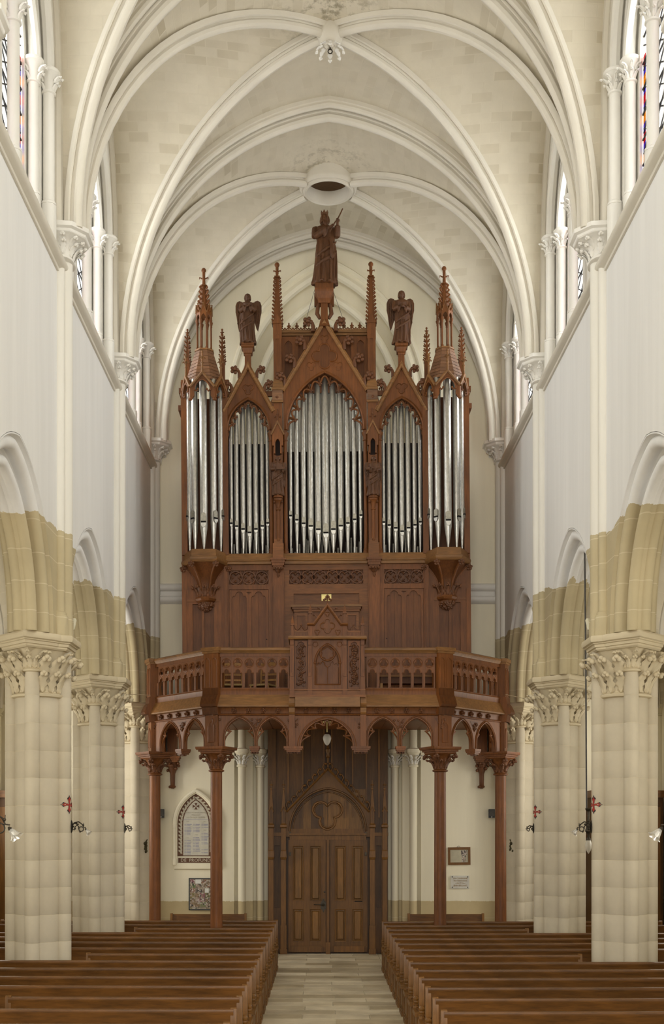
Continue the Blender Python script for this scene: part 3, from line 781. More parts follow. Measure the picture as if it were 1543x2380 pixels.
upb = MB(); bx(upb, -118, 118, 1030, 1300, .55, .60); upb.build('pipe_shade_board', 'inner', organ, 0)  # dark sheet put in for the shade inside the case
for s in (-1, 1):
    k = MB(); bx(k, 228, 334, 900, 1300, .62, .72, s); k.build('tower_back', 'oakd', organ, 0)
    k = MB(); bx(k, 122, 231, 1012, 1300, .52, .57, s); k.build('pipe_shade_board', 'inner', organ, 0)
    k = MB(); bx(k, 322, 335, 885, 1306, .0, 1.80, s); k.build('case_side', 'oak', organ, 0)
    # tower base: frame with two tall panels
    k = MB(); pl(k, rect(237.5, 335.5, 1302, 1660), [rect(290, 311, 1402, 1600), rect(262, 284, 1402, 1600)], -.015, .06, s); k.build('panel_frame', 'oak', organ, 0)
    for d0, d1 in ((288, 313), (260, 286)):
        k = MB(); bx(k, d0, d1, 1398, 1604, .035, .055, s); k.build('panel', 'oakd', organ, 0)
    k = MB(); bx(k, 250, 323, 1390, 1397, -.03, .0, s); k.build('panel_rail', 'oakh', organ, 0)
    k = MB(); bx(k, 228.5, 237.5, 1302, 1660, -.055, .06, s); bx(k, 231, 235, 1370, 1660, -.075, -.05, s); k.build('stile', 'oak', organ, 0)
    k = MB(); bx(k, 325, 334, 1370, 1660, -.03, -.01, s); k.build('stile', 'oak', organ, 0)
    # side panel: quatrefoil frieze over a door with two trefoil-headed panels
    k = MB(); pl(k, rect(124, 229, 1302, 1660), [rect(134, 226, 1324, 1358), rect(133, 226, 1370, 1634)][0:1]+[rect(134, 226, 1369, 1630)], -.02, .06, s); k.build('panel_frame', 'oak', organ, 0)
    frieze(133, 227, 3, s)
    k = MB(); bx(k, 133, 227, 1322, 1360, .045, .06, s); k.build('panel', 'oakd', organ, 0)
    def tref(c): return [(c-17.5, 1625)]+[(c-17.5, 1392)]+[(c-17.5+7*(1-cos(q*pi/2/4))*.9, 1392-9*sin(q*pi/2/4)) for q in range(1, 4)]+[(c-10, 1384)]+[(c+9.5*cos(pi-q*pi/8), 1384-10.5*sin(q*pi/8)) for q in range(1, 8)]+[(c+10, 1384)]+[(c+17.5-7*(1-cos(q*pi/2/4))*.9, 1392-9*sin(q*pi/2/4)) for q in (3, 2, 1)]+[(c+17.5, 1392), (c+17.5, 1625)]
    k = MB(); pl(k, rect(134.5, 225.5, 1369.5, 1630), [tref(157.5), tref(202.5), [(174, 1375), (186, 1375), (180, 1381)]], .0, .05, s); dr = k.build('case_door', 'oak', organ, 0)
    for j in range(4):                        # boards behind the trefoil heads
        d0 = 137+j*21.7
        k = MB(); bx(k, d0, d0+21.3, 1371, 1628, .036, .055, s); k.build('board', ('oakd', 'oak', 'oakd', 'oak')[j], dr, 0)
    k = MB(); k.lathe([(.004, 0), (.012, .002), (.012, .008), (.004, .012)], n=8, T=lambda a, b, c: (XO+s*139.5*SO+a, YC-.002-c, Z(1485)+b)); k.build('keyhole', 'slot', dr)
    # pilaster between side panel and centre, with a small corbel on top
    k = MB(); bx(k, 97.5, 124.5, 1302, 1660, -.08, .06, s); bx(k, 100, 122, 1362, 1634, -.10, -.075, s); k.build('pilaster', 'oak', organ, 0)
    c = XO+s*111*SO
    k = MB()
    for w_, y0, y1 in ((18, 1301, 1306), (15.5, 1306, 1312), (14, 1312, 1318), (11.5, 1318, 1322)): bx(k, 111-w_, 111+w_, y0, y1, -.10-w_*.008, .0, s)
    k.build('corbel', 'oak', organ, 0)
    k = MB(); k.lathe([(.01, Z(1343)), (.03, Z(1338)), (.02, Z(1334)), (.055, Z(1330)), (.09, Z(1322))], (c, YC-.11, 0), 8)
    for i in range(4):
        k.blob((c+(-1.5+i)*.055, YC-.20, Z(1324)), .032, n=7, m=5)
    k.build('corbel_leaves', 'carved', organ)
# centre panel
k = MB(); pl(k, rect(-97.5, 97.5, 1302, 1660), [rect(-87, 87, 1324, 1358), rect(-76, 76, 1380, 1404)], -.02, .06); k.build('panel_frame', 'oakh', organ, 0)
frieze(-87.5, 87.5, 6, 1)
k = MB(); bx(k, -88, 88, 1322, 1360, .045, .06); k.build('panel', 'oakd', organ, 0)
k = MB(); bx(k, -77, 77, 1379, 1405, .03, .05); k.build('panel', 'oakh', organ, 0)
k = MB(); bx(k, -11.5, 11.5, 1381, 1396, .012, .03); k.build('brass_plate', 'brass', organ, 0)
for y0, y1, w_, wd_ in ((1411, 1416, 82, .30), (1416, 1421, 79, .27), (1421, 1426, 76, .24)):
    k = MB(); bx(k, -w_, w_, y0, y1, -wd_, .0); k.build('ledge', 'oakl' if y0 == 1411 else 'oakh', organ, 0)
k = MB(); bx(k, -75, 75, 1426, 1660, -.20, .0); k.build('console_cabinet', 'oak', organ, 0)
for s in (-1, 1):
    k = MB(); pl(k, rect(44, 74, 1428, 1500), [rect(49, 68, 1435, 1500)], -.22, -.2, s); k.build('cabinet_frame', 'oakh', organ, 0)
# main cornice under the pipes
prof = [(0, -.02), (0, .09), (.05, .10), (.065, .12), (.085, .12), (.10, .085), (.22, .055), (.235, .0), (.235, -.3), (0, -.3)]
k = MB(); k.loft([[(x, YC-b, Z(1312)+a) for a, b in prof] for x in (XO-.226*9.2, XO+.226*9.2)]); k.build('cornice', 'oakl', organ, 25)
# ---------------------------------------------------------------- pipes
def pipe(parent, x, y, zf, zslot, ztop, R, face=0):
    # foot cone, body, mouth with upper and lower lip; face = direction the mouth looks (0 = toward the nave)
    mb = MB(); mb.lathe([(.012, zf), (.016, zf+.02), (R*.96, zslot-.11), (R, zslot-.05), (R, ztop-.012), (R*.92, ztop), (R*.82, ztop), (R*.82, ztop-.3)], (x, y, 0), 20, False)
    p = mb.build('pipe', 'pipe', parent, 45)
    Rm = Matrix.Rotation(face, 3, 'Z')
    def T(u, v, w):
        q = Rm @ Vector((u, -R*.80-.012+w, 0)); return (x+q.x, y+q.y, v)
    hw = R*.70; up = R*2.5; lo = R*1.15
    m1 = [(-hw, zslot+.012), (hw, zslot+.012), (hw, zslot+up-hw)]+[(hw*cos(pi*i/8), zslot+up-hw+hw*sin(pi*i/8)) for i in range(1, 8)]+[(-hw, zslot+up-hw)]
    m2 = [(-hw, zslot-.012)]+[(-hw*cos(pi*i/8), zslot-.02-lo*sin(pi*i/8)) for i in range(0, 9)]+[(hw, zslot-.012)]
    k = MB().plate(m1, [], -.012, R*.75, T); k.build('upper_lip', 'lip', p, 0)
    k = MB().plate(m2, [], -.018, R*.75, T); k.build('lower_lip', 'pipe', p, 0)
    k = MB().plate([(-hw*.95, zslot-.016), (hw*.95, zslot-.016), (hw*.95, zslot+.018), (-hw*.95, zslot+.018)], [], -.020, R*.75, T); k.build('mouth_slot', 'slot', p, 0)
ZF = Z(1287)
for d, r, ys, yt in ((0, 8.9, 1236, 872), (17.6, 8.0, 1228, 880), (35, 7.4, 1220, 888), (51.5, 6.2, 1213.5, 902), (67.5, 5.6, 1205, 922), (82, 4.9, 1195, 955)):
    for s in ((1,) if d == 0 else (-1, 1)): pipe(organ, XO+s*d*SO, YC+.16, ZF, Z(ys), Z(yt), r*SO)
for sd in (-1, 1):
    for o, r, ys, yt in ((0, 6.3, 1234, 935), (15, 6.0, 1226, 942), (30, 5.3, 1219, 958), (42.5, 4.5, 1212, 985)):
        for s in ((1,) if o == 0 else (-1, 1)): pipe(organ, XO+sd*178*SO+s*o*SO, YC+.15, ZF, Z(ys), Z(yt), r*SO)
# inner ranks glimpsed between the feet
rg = random.Random(5)
for i in range(26):
    d = -80+160*i/25+rg.uniform(-1.5, 1.5); zt = Z(rg.uniform(1238, 1275))
    MB().lathe([(.010, ZF), (.020, ZF+.12), (.020, zt), (.015, zt)], (XO+d*SO, YC+.33+.04*(i % 3), 0), 8).build('inner_pipe', 'pipedull', organ)
for sd in (-1, 1):
    for i in range(9):
        zt = Z(rg.uniform(1225, 1265))
        MB().lathe([(.010, ZF), (.020, ZF+.12), (.020, zt), (.015, zt)], (XO+sd*(140+76*i/8)*SO, YC+.33, 0), 8).build('inner_pipe', 'pipedull', organ)
# ---------------------------------------------------------------- gabled fields
def cusps(parent, P, n, depth, m='oak', w=-.01, s=1):
    # foliated cusping: small arcs along the arch polyline P (world x, z), each meeting in a leafy cusp pointing inward
    L = [0]
    for a, b in zip(P, P[1:]): L.append(L[-1]+math.dist(a, b))
    def at(t):
        t *= L[-1]
        for i in range(len(P)-1):
            if L[i+1] >= t-1e-9:
                f = (t-L[i])/max(1e-9, L[i+1]-L[i]); return (P[i][0]+(P[i+1][0]-P[i][0])*f, P[i][1]+(P[i+1][1]-P[i][1])*f)
        return P[-1]
    cx = (P[0][0]+P[-1][0])/2; cz = P[0][1]-.15
    mb = MB(); tip = []
    for i in range(1, n):
        x, z = at(i/n); d = Vector((cx-x, cz+.25*(z-cz)-z)); d.normalize(); tip.append((x+d.x*depth, z+d.y*depth))
    tip = [None]+tip+[None]
    for i in range(n):
        a = tip[i] or at(0); b = tip[i+1] or at(1); c = at((i+.5)/n)
        pts = []
        for j in range(9):
            t = j/8; w1 = 4*t*(1-t)
            q = (a[0]*(1-t)+b[0]*t, a[1]*(1-t)+b[1]*t); mid = ((a[0]+b[0])/2, (a[1]+b[1])/2)
            pts.append((q[0]+(c[0]-mid[0])*w1*.88, YC+w, q[1]+(c[1]-mid[1])*w1*.88))
        mb.tube(pts, .020, 6)
        for e, tp in ((i/n, tip[i]), ((i+1)/n, tip[i+1])):
            if tp: q = at(e); mb.tube([(q[0], YC+w, q[1]), (tp[0], YC+w, tp[1])], [.03, .016], 6)
    o = mb.build('cusped_tracery', m, parent, 50)
    for tp in tip:
        if not tp: continue
        k = MB()
        for dx, dz in ((0, 0), (.028, .012), (-.028, .012), (0, -.026)): k.blob((tp[0]+dx, YC+w-.01, tp[1]+dz), .021, n=6, m=4)
        k.build('cusp_leaf', 'carved', o)
GP = [(0, 0), (0, .05), (.02, .075), (.05, .08), (.065, .055), (.085, .05), (.085, 0)]     # gable moulding
def gable_field(cd, s, ah, arise, yspr, yap, gh, gy0, gyap, ncusp, depth):
    P = archp(ah, arise, yspr, 14, cd)
    k = MB(); pl(k, [(cd-gh, yspr+8), (cd-gh, gy0), (cd, gyap), (cd+gh, gy0), (cd+gh, yspr+8), (cd+ah, yspr+8)]+list(reversed(P))+[(cd-ah, yspr+8)], [], -.02, .10, s)
    g = k.build('gable', 'oak', organ, 0)
    rail([(cd-gh-1, gy0+2), (cd, gyap-1), (cd+gh+1, gy0+2)], [(a-.035, b+.02) for a, b in GP], 0, -s, s).build('gable_moulding', 'oakl', g, 25)
    AP = [(0, 0), (0, .045), (.02, .06), (.035, .045), (.055, .03), (.055, 0)]
    rail(P, [(a, b+.02) for a, b in AP], 0, -s, s).build('arch_moulding', 'oak', g, 25)
    cusps(g, cv(archp(ah-2, arise-3, yspr, 14, cd), s), ncusp, depth)
    return g
for s in (-1, 1):
    g = gable_field(178, s, 47, 70, 1000, 930, 57, 956, 853, 9, .075)
    t = foilp(3, 13.5, 178, 903, -pi/2, 7, 6.6)
    MB().tube([(x, YC-.025, z) for x, z in cv(t, s)], .011, 6, True).build('trefoil_moulding', 'oak', g, 60)
    k = MB(); pl(k, t, [], -.024, -.018, s); k.build('trefoil_panel', 'oakd', g, 0)
    for e in (-1, 1):                         # three crockets up each slope
        for d_, y_ in ((47, 932), (29, 899), (11, 866)):
            x0 = XO+s*178*SO+e*(d_+4)*SO; crock(g, x0, YC-.04, Z(y_), .35, 1.2, e)
    # stem and pedestal that carry the angel
    c = XO+s*178*SO
    k = MB(); k.loft([[(c+x*r, YC-.01+y*r, z) for x, y in ((-1, -1), (1, -1), (1, 1), (-1, 1))] for r, z in ((.085, Z(862)), (.062, Z(850)), (.060, Z(826)))]); k.build('stem', 'oak', g, 0)
    k = MB(); k.loft([[(c+x*r, YC-.01+y*r, z) for x, y in ((-1, -1), (1, -1), (1, 1), (-1, 1))] for r, z in ((.065, Z(828)), (.068, Z(824)), (.088, Z(823)), (.095, Z(816)), (.105, Z(812)), (.13, Z(810)), (.13, Z(806)))]); k.build('pedestal', 'oak', g, 0)
    # jamb shafts with capitals
    for d_ in (231.5, 126.2, 93.0):
        x = XO+s*d_*SO; r = .040
        k = MB(); k.lathe([(r*1.5, Z(1288)), (r*1.5, Z(1282)), (r*1.2, Z(1280)), (r*1.35, Z(1277)), (r, Z(1274)), (r, Z(1026)), (r*1.3, Z(1025)), (r*1.3, Z(1023)), (r, Z(1022)), (r*1.2, Z(1016)), (r*1.7, Z(1010)), (r*1.8, Z(1006)), (r*1.2, Z(1005))], (x, YC-.0, 0), 14); k.build('jamb_shaft', 'oak', organ, 40)
    # low cresting beside the gables
    for d_ in (226, 132):
        for q in (0,):
            k = MB(); bx(k, d_-10, d_+10, 908, 920, .0, .05, s); k.build('cresting_rail', 'oakd', organ, 0)
        x = XO+s*d_*SO; k = MB()
        for dx, dz, r in ((0, .10, .030), (-.04, .06, .024), (.04, .06, .024), (0, .15, .018)): k.blob((x+dx, YC+.02, Z(908)+dz-.02), r, n=7, m=5)
        k.tube([(x, YC+.02, Z(908)), (x, YC+.02, Z(908)+.17)], .014, 6); k.build('fleuron', 'carved', organ)
g = gable_field(0, 1, 88, 131, 1000, 866, 97, 908, 752, 11, .135)
q4 = foilp(4, 29, 0, 829, 0, 8, 12.5)
q4 = [(d, 829+(y-829)*1.0) for d, y in q4]
MB().tube([(x, YC-.028, z) for x, z in cv(q4)], .015, 6, True).build('quatrefoil_moulding', 'oak', g, 60)
k = MB(); pl(k, q4, [], -.025, -.017); k.build('quatrefoil_panel', 'oakd', g, 0)
for d_, y_, r_ in ((-31, 851, 11), (31, 851, 11), (0, 788, 10)):
    t = foilp(3, r_, d_, y_, -pi/2, 7, r_*.49)
    MB().tube([(x, YC-.025, z) for x, z in cv(t)], .008, 5, True).build('trefoil_moulding', 'oak', g, 60)
for e in (-1, 1):
    for d_, y_ in ((76, 884), (53, 842), (29.5, 801), (11, 758)):
        x0 = XO+e*(d_+9)*SO; crock(g, x0, YC-.05, Z(y_), .4, 1.4, e)
# king's pedestal on the centre gable
c = XO
k = MB(); k.loft([[(c+x*r, YC+y*r, z) for x, y in ((-1, -1), (1, -1), (1, 1), (-1, 1))] for r, z in ((.11, Z(762)), (.075, Z(745)), (.070, Z(708)))]); k.build('stem', 'oak', g, 0)
for e in (-1, 1):
    k = MB(); k.tube([(c+e*.09, YC-.02, Z(742)), (c+e*.145, YC-.02, Z(730)), (c+e*.13, YC-.02, Z(716)), (c+e*.10, YC-.02, Z(706))], [.03, .045, .04, .025], 8); k.build('bracket_leaf', 'carved', g)
k = MB(); k.loft([[(c+x*r, YC+y*r*.8, z) for x, y in ((-1, -1), (1, -1), (1, 1), (-1, 1))] for r, z in ((.115, Z(708)), (.12, Z(704)), (.125, Z(697)), (.16, Z(689)), (.185, Z(683)), (.19, Z(679)), (.19, Z(676)))]); k.build('pedestal', 'oak', g, 0)
k = MB(); k.box(c-.20, c+.20, YC+.10, YC+.16, Z(706), Z(676)); k.build('pedestal_back', 'oakd', g, 0)
# ---------------------------------------------------------------- square tower behind the centre gable
k = MB(); bx(k, -103, 103, 766, 908, .12, .17); k.build('tower_panel', 'oakd', organ, 0)
k = MB(); bx(k, -104, 104, 764, 771, .03, .2); bx(k, -104, 104, 771, 776, .07, .2); k.build('tower_cornice', 'oakl', organ, 0)
for s in (-1, 1):
    holes = [[(c_-9, 905)]+archp(9, 13, 800, 6, c_)+[(c_+9, 905)] for c_ in (52, 84)]
    k = MB(); pl(k, rect(36, 101, 778, 908), holes, .085, .125, s); k.build('blind_arcade', 'oak', organ, 0)
    for i in range(5):                        # cresting
        d_ = 27+i*18.5
        x = XO+s*d_*SO; k = MB()
        zc = Z(764)
        for dx, dz, r in ((0, .105, .020), (-.026, .08, .017), (.026, .08, .017), (0, .135, .016)): k.blob((x+dx, YC+.06, zc+dz), r, n=6, m=4)
        k.tube([(x, YC+.06, zc), (x, YC+.06, zc+.1)], .013, 5)
        k.tube([(x-.085, YC+.06, zc+.05), (x-.06, YC+.06, zc+.012), (x-.03, YC+.06, zc+.03), (x, YC+.06, zc+.07), (x+.03, YC+.06, zc+.03), (x+.06, YC+.06, zc+.012), (x+.085, YC+.06, zc+.05)], .013, 5)
        k.build('cresting', 'oak', organ, 50)
    # corner piers with spires
    c = XO+s*109*SO; rp = .083
    k = MB(); k.box(c-rp, c+rp, YC-.06, YC+.12, Z(893), Z(752)); k.build('corner_pier', 'oak', organ, 0)
    k = MB(); pl(k, rect(101, 117, 770, 880), [[(105, 875)]+archp(4, 7, 785, 5, 109)+[(113, 875)]], -.072, -.06, s); k.build('pier_panel', 'oak', organ, 0)
    k = MB(); k.loft([[(c+x*r, YC+.02+y*r, z) for x, y in ((-1, -1), (1, -1), (1, 1), (-1, 1))] for r, z in ((.125, Z(909)), (.125, Z(904)), (.105, Z(902)), (.10, Z(893)), (.088, Z(888)), (.085, Z(884)))]); k.build('pier_base', 'oakl', organ, 0)
    pinnacle_shaft(organ, c, YC+.02, Z(790), Z(752), .088)
    spire(organ, 'spire', c, YC+.02, Z(752), Z(645), .108, .042, 12, 4, .29, 'oak', 1.35)
    # pier below: shingled block, then the niche shaft with the little angel
    k = MB(); bx(k, 99, 121, 908, 1290, -.06, .12, s); k.build('field_pier', 'oak', organ, 0)
    for j in range(4):
        k = MB(); bx(k, 98, 122, 909+j*6, 914.6+j*6, -.085-.006*j, -.05, s); k.build('shingle_row', 'shingle', organ, 0)
    k = MB(); bx(k, 97, 123, 933, 938, -.10, -.05, s); k.build('pier_moulding', 'oakl', organ, 0)
    k = MB(); pl(k, [(97.5, 1015), (110, 990), (122.5, 1015), (122.5, 1040), (119, 1040), (119, 1058), (115.5, 1058), (115.5, 1036)]+list(reversed(archp(5.5, 10, 1034, 6, 110)))+[(104.5, 1036), (104.5, 1058), (101, 1058), (101, 1040), (97.5, 1040)], [], -.15, -.06, s); nb = k.build('niche_canopy', 'oak', organ, 0)
    rail([(96.5, 1016), (110, 989), (123.5, 1016)], [(0, .15), (0, .17), (.03, .17), (.03, .15)], 0, -s, s).build('canopy_moulding', 'oakl', nb, 0)
    x = XO+s*110*SO; k = MB(); k.tube([(x, YC-.10, Z(992)), (x, YC-.10, Z(957))], .013, 6)
    for dx, dz, r in ((-.05, Z(971), .022), (.05, Z(971), .022), (0, Z(966), .026), (0, Z(955), .018), (0, Z(984), .026)): k.blob((x+dx, YC-.10, dz), r, n=7, m=4)
    k.build('finial', 'carved', nb)
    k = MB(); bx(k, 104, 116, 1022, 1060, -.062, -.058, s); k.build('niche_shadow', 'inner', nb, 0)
    k = MB(); k.lathe([(.045, Z(1262)), (.055, Z(1258)), (.04, Z(1255)), (.034, Z(1250)), (.034, Z(1190)), (.05, Z(1188)), (.05, Z(1186)), (.034, Z(1184)), (.05, Z(1174)), (.08, Z(1168)), (.09, Z(1167)), (.09, Z(1162))], (x, YC-.12, 0), 14); br = k.build('statue_bracket', 'oak', organ, 40)
    for e in (-1, 1): MB().blob((x+e*.075, YC-.15, Z(1170)), .026, n=7, m=5).build('bracket_volute', 'carved', br)
    k = MB(); bx(k, 98, 123, 1266, 1300, -.17, .0, s); bx(k, 101, 120, 1256, 1266, -.16, .0, s); k.build('pier_plinth', 'oakh', organ, 0)
# ---------------------------------------------------------------- corner towers
XT = 2.44; YTF = 24.12; TP = [(-.46, .48), (-.245, 0), (.245, 0), (.46, .48)]        # half-hexagon plan, y from the front face
def tp(s, k, z, grow=0, back=.6):
    cx = XO+s*XT; P = [(x*k+(grow if x > 0 else -grow), YTF+(.30+(y-.30)*k)-(grow if y < .1 else 0)) for x, y in TP]
    P = [(P[0][0], YTF+back)]+P+[(P[-1][0], YTF+back)]
    return [(cx+x, y, z) for x, y in P]
def ztf(y, Y=YTF): return PZZ(y, Y)
for s in (-1, 1):
    cx = XO+s*XT; yc = YTF+.50
    def face(i, m=None):                       # the three visible faces: local frame u along, outward normal
        a = Vector((TP[i][0], TP[i][1])); b = Vector((TP[i+1][0], TP[i+1][1])); d = (b-a); L = d.length; d.normalize()
        return a, d, L
    def TF(i, off=0):
        a, d, L = face(i); nrm = Vector((d.y, -d.x))
        return (lambda u, v, w: (cx+a.x+d.x*u-nrm.x*w, YTF+a.y+d.y*u-nrm.y*w, v)), L
    zb, zt = 8.14, 8.33
    k = MB(); k.loft([tp(s, kk, z) for kk, z in ((.98, zb-.06), (1.06, zb-.03), (1.09, zb), (1.09, zb+.03), (1.0, zb+.05), (.97, zt-.02), (.94, zt))]); k.build('tower_cornice', 'oakl', organ, 25)
    # corbel under the tower: curved ribs, flower bosses, leaf basket, cul-de-lampe
    k = MB()
    for i in range(6):
        pass
    rings = []
    for t in range(8):
        q = t/7; kk = .34+(.92-.34)*(q**2.2); z = 7.52+(zb-.06-7.52)*q
        rings.append([(cx+x*kk, YTF+.50-(.5-y)*kk, z) for x, y in [(TP[0][0], .6)]+TP+[(TP[-1][0], .6)]])
    k.loft(rings); cb = k.build('tower_corbel', 'oakd', organ, 25)
    for i, (x, y) in enumerate(TP):
        pts = [(cx+x*(.36+.60*(q/7)**2.2), YTF+.50-(.5-y)*(.36+.60*(q/7)**2.2), 7.52+(zb-.08-7.52)*q/7) for q in range(8)]
        MB().tube(pts, .028, 7).build('corbel_rib', 'oak', cb, 60)
        rm = Matrix.Translation((cx+x*1.0, YTF+.46-(.46-y)*1.0-.05, zb-.12)) @ Matrix.Diagonal((1.5, 1.5, 1.5, 1)); inst(ROS, 'corbel_flower', cb, mtx=rm)
    for i in range(5):
        a = pi+pi*(i+.5)/5; mt = Matrix.Translation((cx+.17*cos(a), YTF+.46+.17*sin(a), 7.42)) @ Matrix.Rotation(a+pi/2, 4, 'Z') @ Matrix.Diagonal((1.25, 1.2, 1.5, 1)); inst(LEAFO, 'corbel_leaf', cb, mtx=mt)
    k = MB(); k.lathe([(.10, 7.30), (.20, 7.36), (.225, 7.40), (.21, 7.43), (.18, 7.44), (.17, 7.6)], (cx, YTF+.46, 0), 8, a0=pi/8, a1=2*pi+pi/8); k.build('corbel_collar', 'oak', cb, 25)
    k = MB(); rg = random.Random(4)
    for i in range(34):
        a = pi+pi*rg.random(); e = rg.random()*pi/2; k.blob((cx+.15*cos(a)*cos(e), YTF+.46+.15*sin(a)*cos(e), 7.32-.14*sin(e)), .030, n=6, m=4)
    k.lathe([(.01, 7.17), (.09, 7.20), (.14, 7.27), (.15, 7.33)], (cx, YTF+.46, 0), 12); k.build('corbel_fruit', 'carved', cb)
    # side posts of the tower, with pinnacles
    for e in (-1, 1):
        x = cx+e*.415
        k = MB(); k.box(x-.055, x+.055, YTF+.40, YTF+.52, 8.3, Z(884)); k.build('tower_post', 'oak', organ, 0)
        if e == s: k = MB(); k.box(x-.10+e*.02, x+.10+e*.02, YTF+.46, YTF+.9, Z(952), Z(940)); k.box(x-.085+e*.02, x+.085+e*.02, YTF+.46, YTF+.9, Z(912), Z(900)); k.build('post_block', 'oakd', organ, 0)
        xp = cx-s*.0+e*(.325)+s*0
        pinnacle_shaft(organ, x-e*.06, YTF+.62, Z(890), Z(836), .05)
        spire(organ, 'pinnacle_spire', x-e*.06, YTF+.62, Z(836), Z(772), .052, .018, 6, 4, .13, 'oak', 1.25)
    # pipes of the tower
    for dx, yy, R, ysl, fa in ((0, .12, .075, 1213, 0), (-.185, .23, .066, 1204.5, -.75), (.185, .23, .066, 1204.5, .75), (-.315, .42, .055, 1199, -1.1), (.315, .42, .055, 1199, 1.1)):
        pipe(organ, cx+dx, YTF+yy, zt-.01, ztf(ysl, YTF+yy), ztf(872 if dx == 0 else 880 if abs(dx) < .2 else 900, YTF+yy), R, fa)
    # three gablets with trefoil arches
    for i in range(3):
        T, L = TF(i); zs_ = ztf(905); c = L/2; a = L*.33
        P = parch(a, .22, zs_, 8, c)
        k = MB().plate([(0, zs_-.13), (0, zs_+.07), (c, zs_+.36), (L, zs_+.07), (L, zs_-.13), (L-.03, zs_-.18), (c+a, zs_-.10)]+list(reversed(P))+[(c-a, zs_-.10), (.03, zs_-.18)], [], 0, .05, T)
        g = k.build('gablet', 'oak', organ, 0)
        k = MB()
        for u0, u1 in ((0, c), (c, L)):
            p0 = (u0, zs_+(.07 if u0 == 0 else .36)); p1 = (u1, zs_+(.36 if u0 == 0 else .07))
            k.tube([T(p0[0], p0[1], -.01), T(p1[0], p1[1], -.01)], .028, 6)
        k.build('gablet_moulding', 'oakl', g, 50)
        k = MB()
        for e in (-1, 1):
            k.tube([T(c+e*a, zs_+.02, .01), T(c+e*a*.72, zs_-.01, .01), T(c+e*a*.55, zs_+.03, .01)], [.022, .018, .014], 6); k.blob(T(c+e*a*.55, zs_+.03, 0), .022, n=6, m=4)
            k.blob(T(c+e*(L/2-.015), zs_-.17, 0), .035, n=7, m=5)
        k.tube([T(u, v, -.01) for u, v in P], .016, 5)
        k.build('trefoil_cusps', 'oak', g, 50)
        x, y, z = T(c, zs_+.36, 0); k = MB(); k.tube([(x, y, z-.03), (x, y, z+.16), (x, y, z+.19)], [.022, .020, .034], 6); k.tube([(x, y, z+.19), (x, y, z+.40)], .017, 6)
        for ax_, ay in ((1, 0), (-1, 0), (0, 1), (0, -1)): k.tube([(x, y, z+.25), (x+ax_*.04, y+ay*.04, z+.30), (x+ax_*.065, y+ay*.065, z+.275)], [.016, .018, .012], 5)
        k.blob((x, y, z+.41), .028, n=7, m=5); k.build('gablet_finial', 'oakl', g, 50)
    # shingled roof: rows of octagonal courses
    z0, z1 = Z(893), Z(816); nr = 9; r0, r1 = .40, .185
    for j in range(nr):
        ta, tb = j/nr, (j+1)/nr; ra, rb = r0+(r1-r0)*ta, r0+(r1-r0)*tb
        for i in range(8):
            a0, a1 = pi/8+pi/4*i, pi/8+pi/4*(i+1)
            if sin((a0+a1)/2) > .8: continue
            za, zbb = z0+(z1-z0)*ta, z0+(z1-z0)*tb-.002
            pa = [(cx+ra*1.02*cos(a), yc+ra*1.02*sin(a), za) for a in (a0, a1)]; pb = [(cx+rb*cos(a), yc+rb*sin(a), zbb) for a in (a1, a0)]
            pi_ = [(cx+(ra-.03)*cos(a), yc+(ra-.03)*sin(a), za) for a in (a0, a1)]
            MB().add(pa+pb+pi_, [(0, 1, 2, 3), (0, 4, 5, 1)]).build('shingle', 'shingle', organ, 0)
    k = MB(); k.lathe([(r1+.02, z1-.01), (r1+.02, z1+.02), (r1-.02, z1+.035)], (cx, yc, 0), 8, a0=pi/8, a1=2*pi+pi/8); k.build('roof_cap', 'oakl', organ, 0)
    # open lantern: eight colonnettes, gabled crown and crocketed spire
    zl, zc_ = z1+.03, Z(757)
    for i in range(8):
        a = pi/8+pi/4*i; x, y = cx+.15*cos(a), yc+.15*sin(a)
        k = MB(); k.lathe([(.026, zl), (.026, zl+.03), (.014, zl+.05), (.014, zc_), (.022, zc_+.01), (.018, zc_+.03), (.034, zc_+.09), (.034, zc_+.11)], (x, y, 0), 8); k.build('colonnette', 'oak', organ, 50)
    zt2 = zc_+.11
    for i in range(8):
        a0, a1 = pi/8+pi/4*i, pi/8+pi/4*(i+1); R_ = .172
        A = Vector((cx+R_*cos(a0), yc+R_*sin(a0), 0)); Bv = Vector((cx+R_*cos(a1), yc+R_*sin(a1), 0)); d = Bv-A; L = d.length; d.normalize(); nv = Vector((d.y, -d.x, 0))
        T = lambda u, v, w, A=A, d=d, nv=nv: tuple(A+d*u-nv*w+Vector((0, 0, v)))
        P = parch(L*.34, .08, zt2+.02, 5, L/2)
        k = MB().plate([(0, zt2), (0, zt2+.13), (L/2, zt2+.30), (L, zt2+.13), (L, zt2), (L*.84, zt2)]+list(reversed(P))+[(L*.16, zt2)], [], 0, .02, T); g = k.build('crown_gablet', 'oak', organ, 0)
        k = MB(); k.tube([T(0, zt2+.13, -.004), T(L/2, zt2+.30, -.004), T(L, zt2+.13, -.004)], .010, 5); k.blob(T(L/2, zt2+.32, 0), .018, n=6, m=4); k.build('gablet_moulding', 'oakl', g, 50)
    spire(organ, 'spire', cx, yc, zt2+.10, Z(664), .125, .040, 6, 8, .36, 'oak', 1.75)
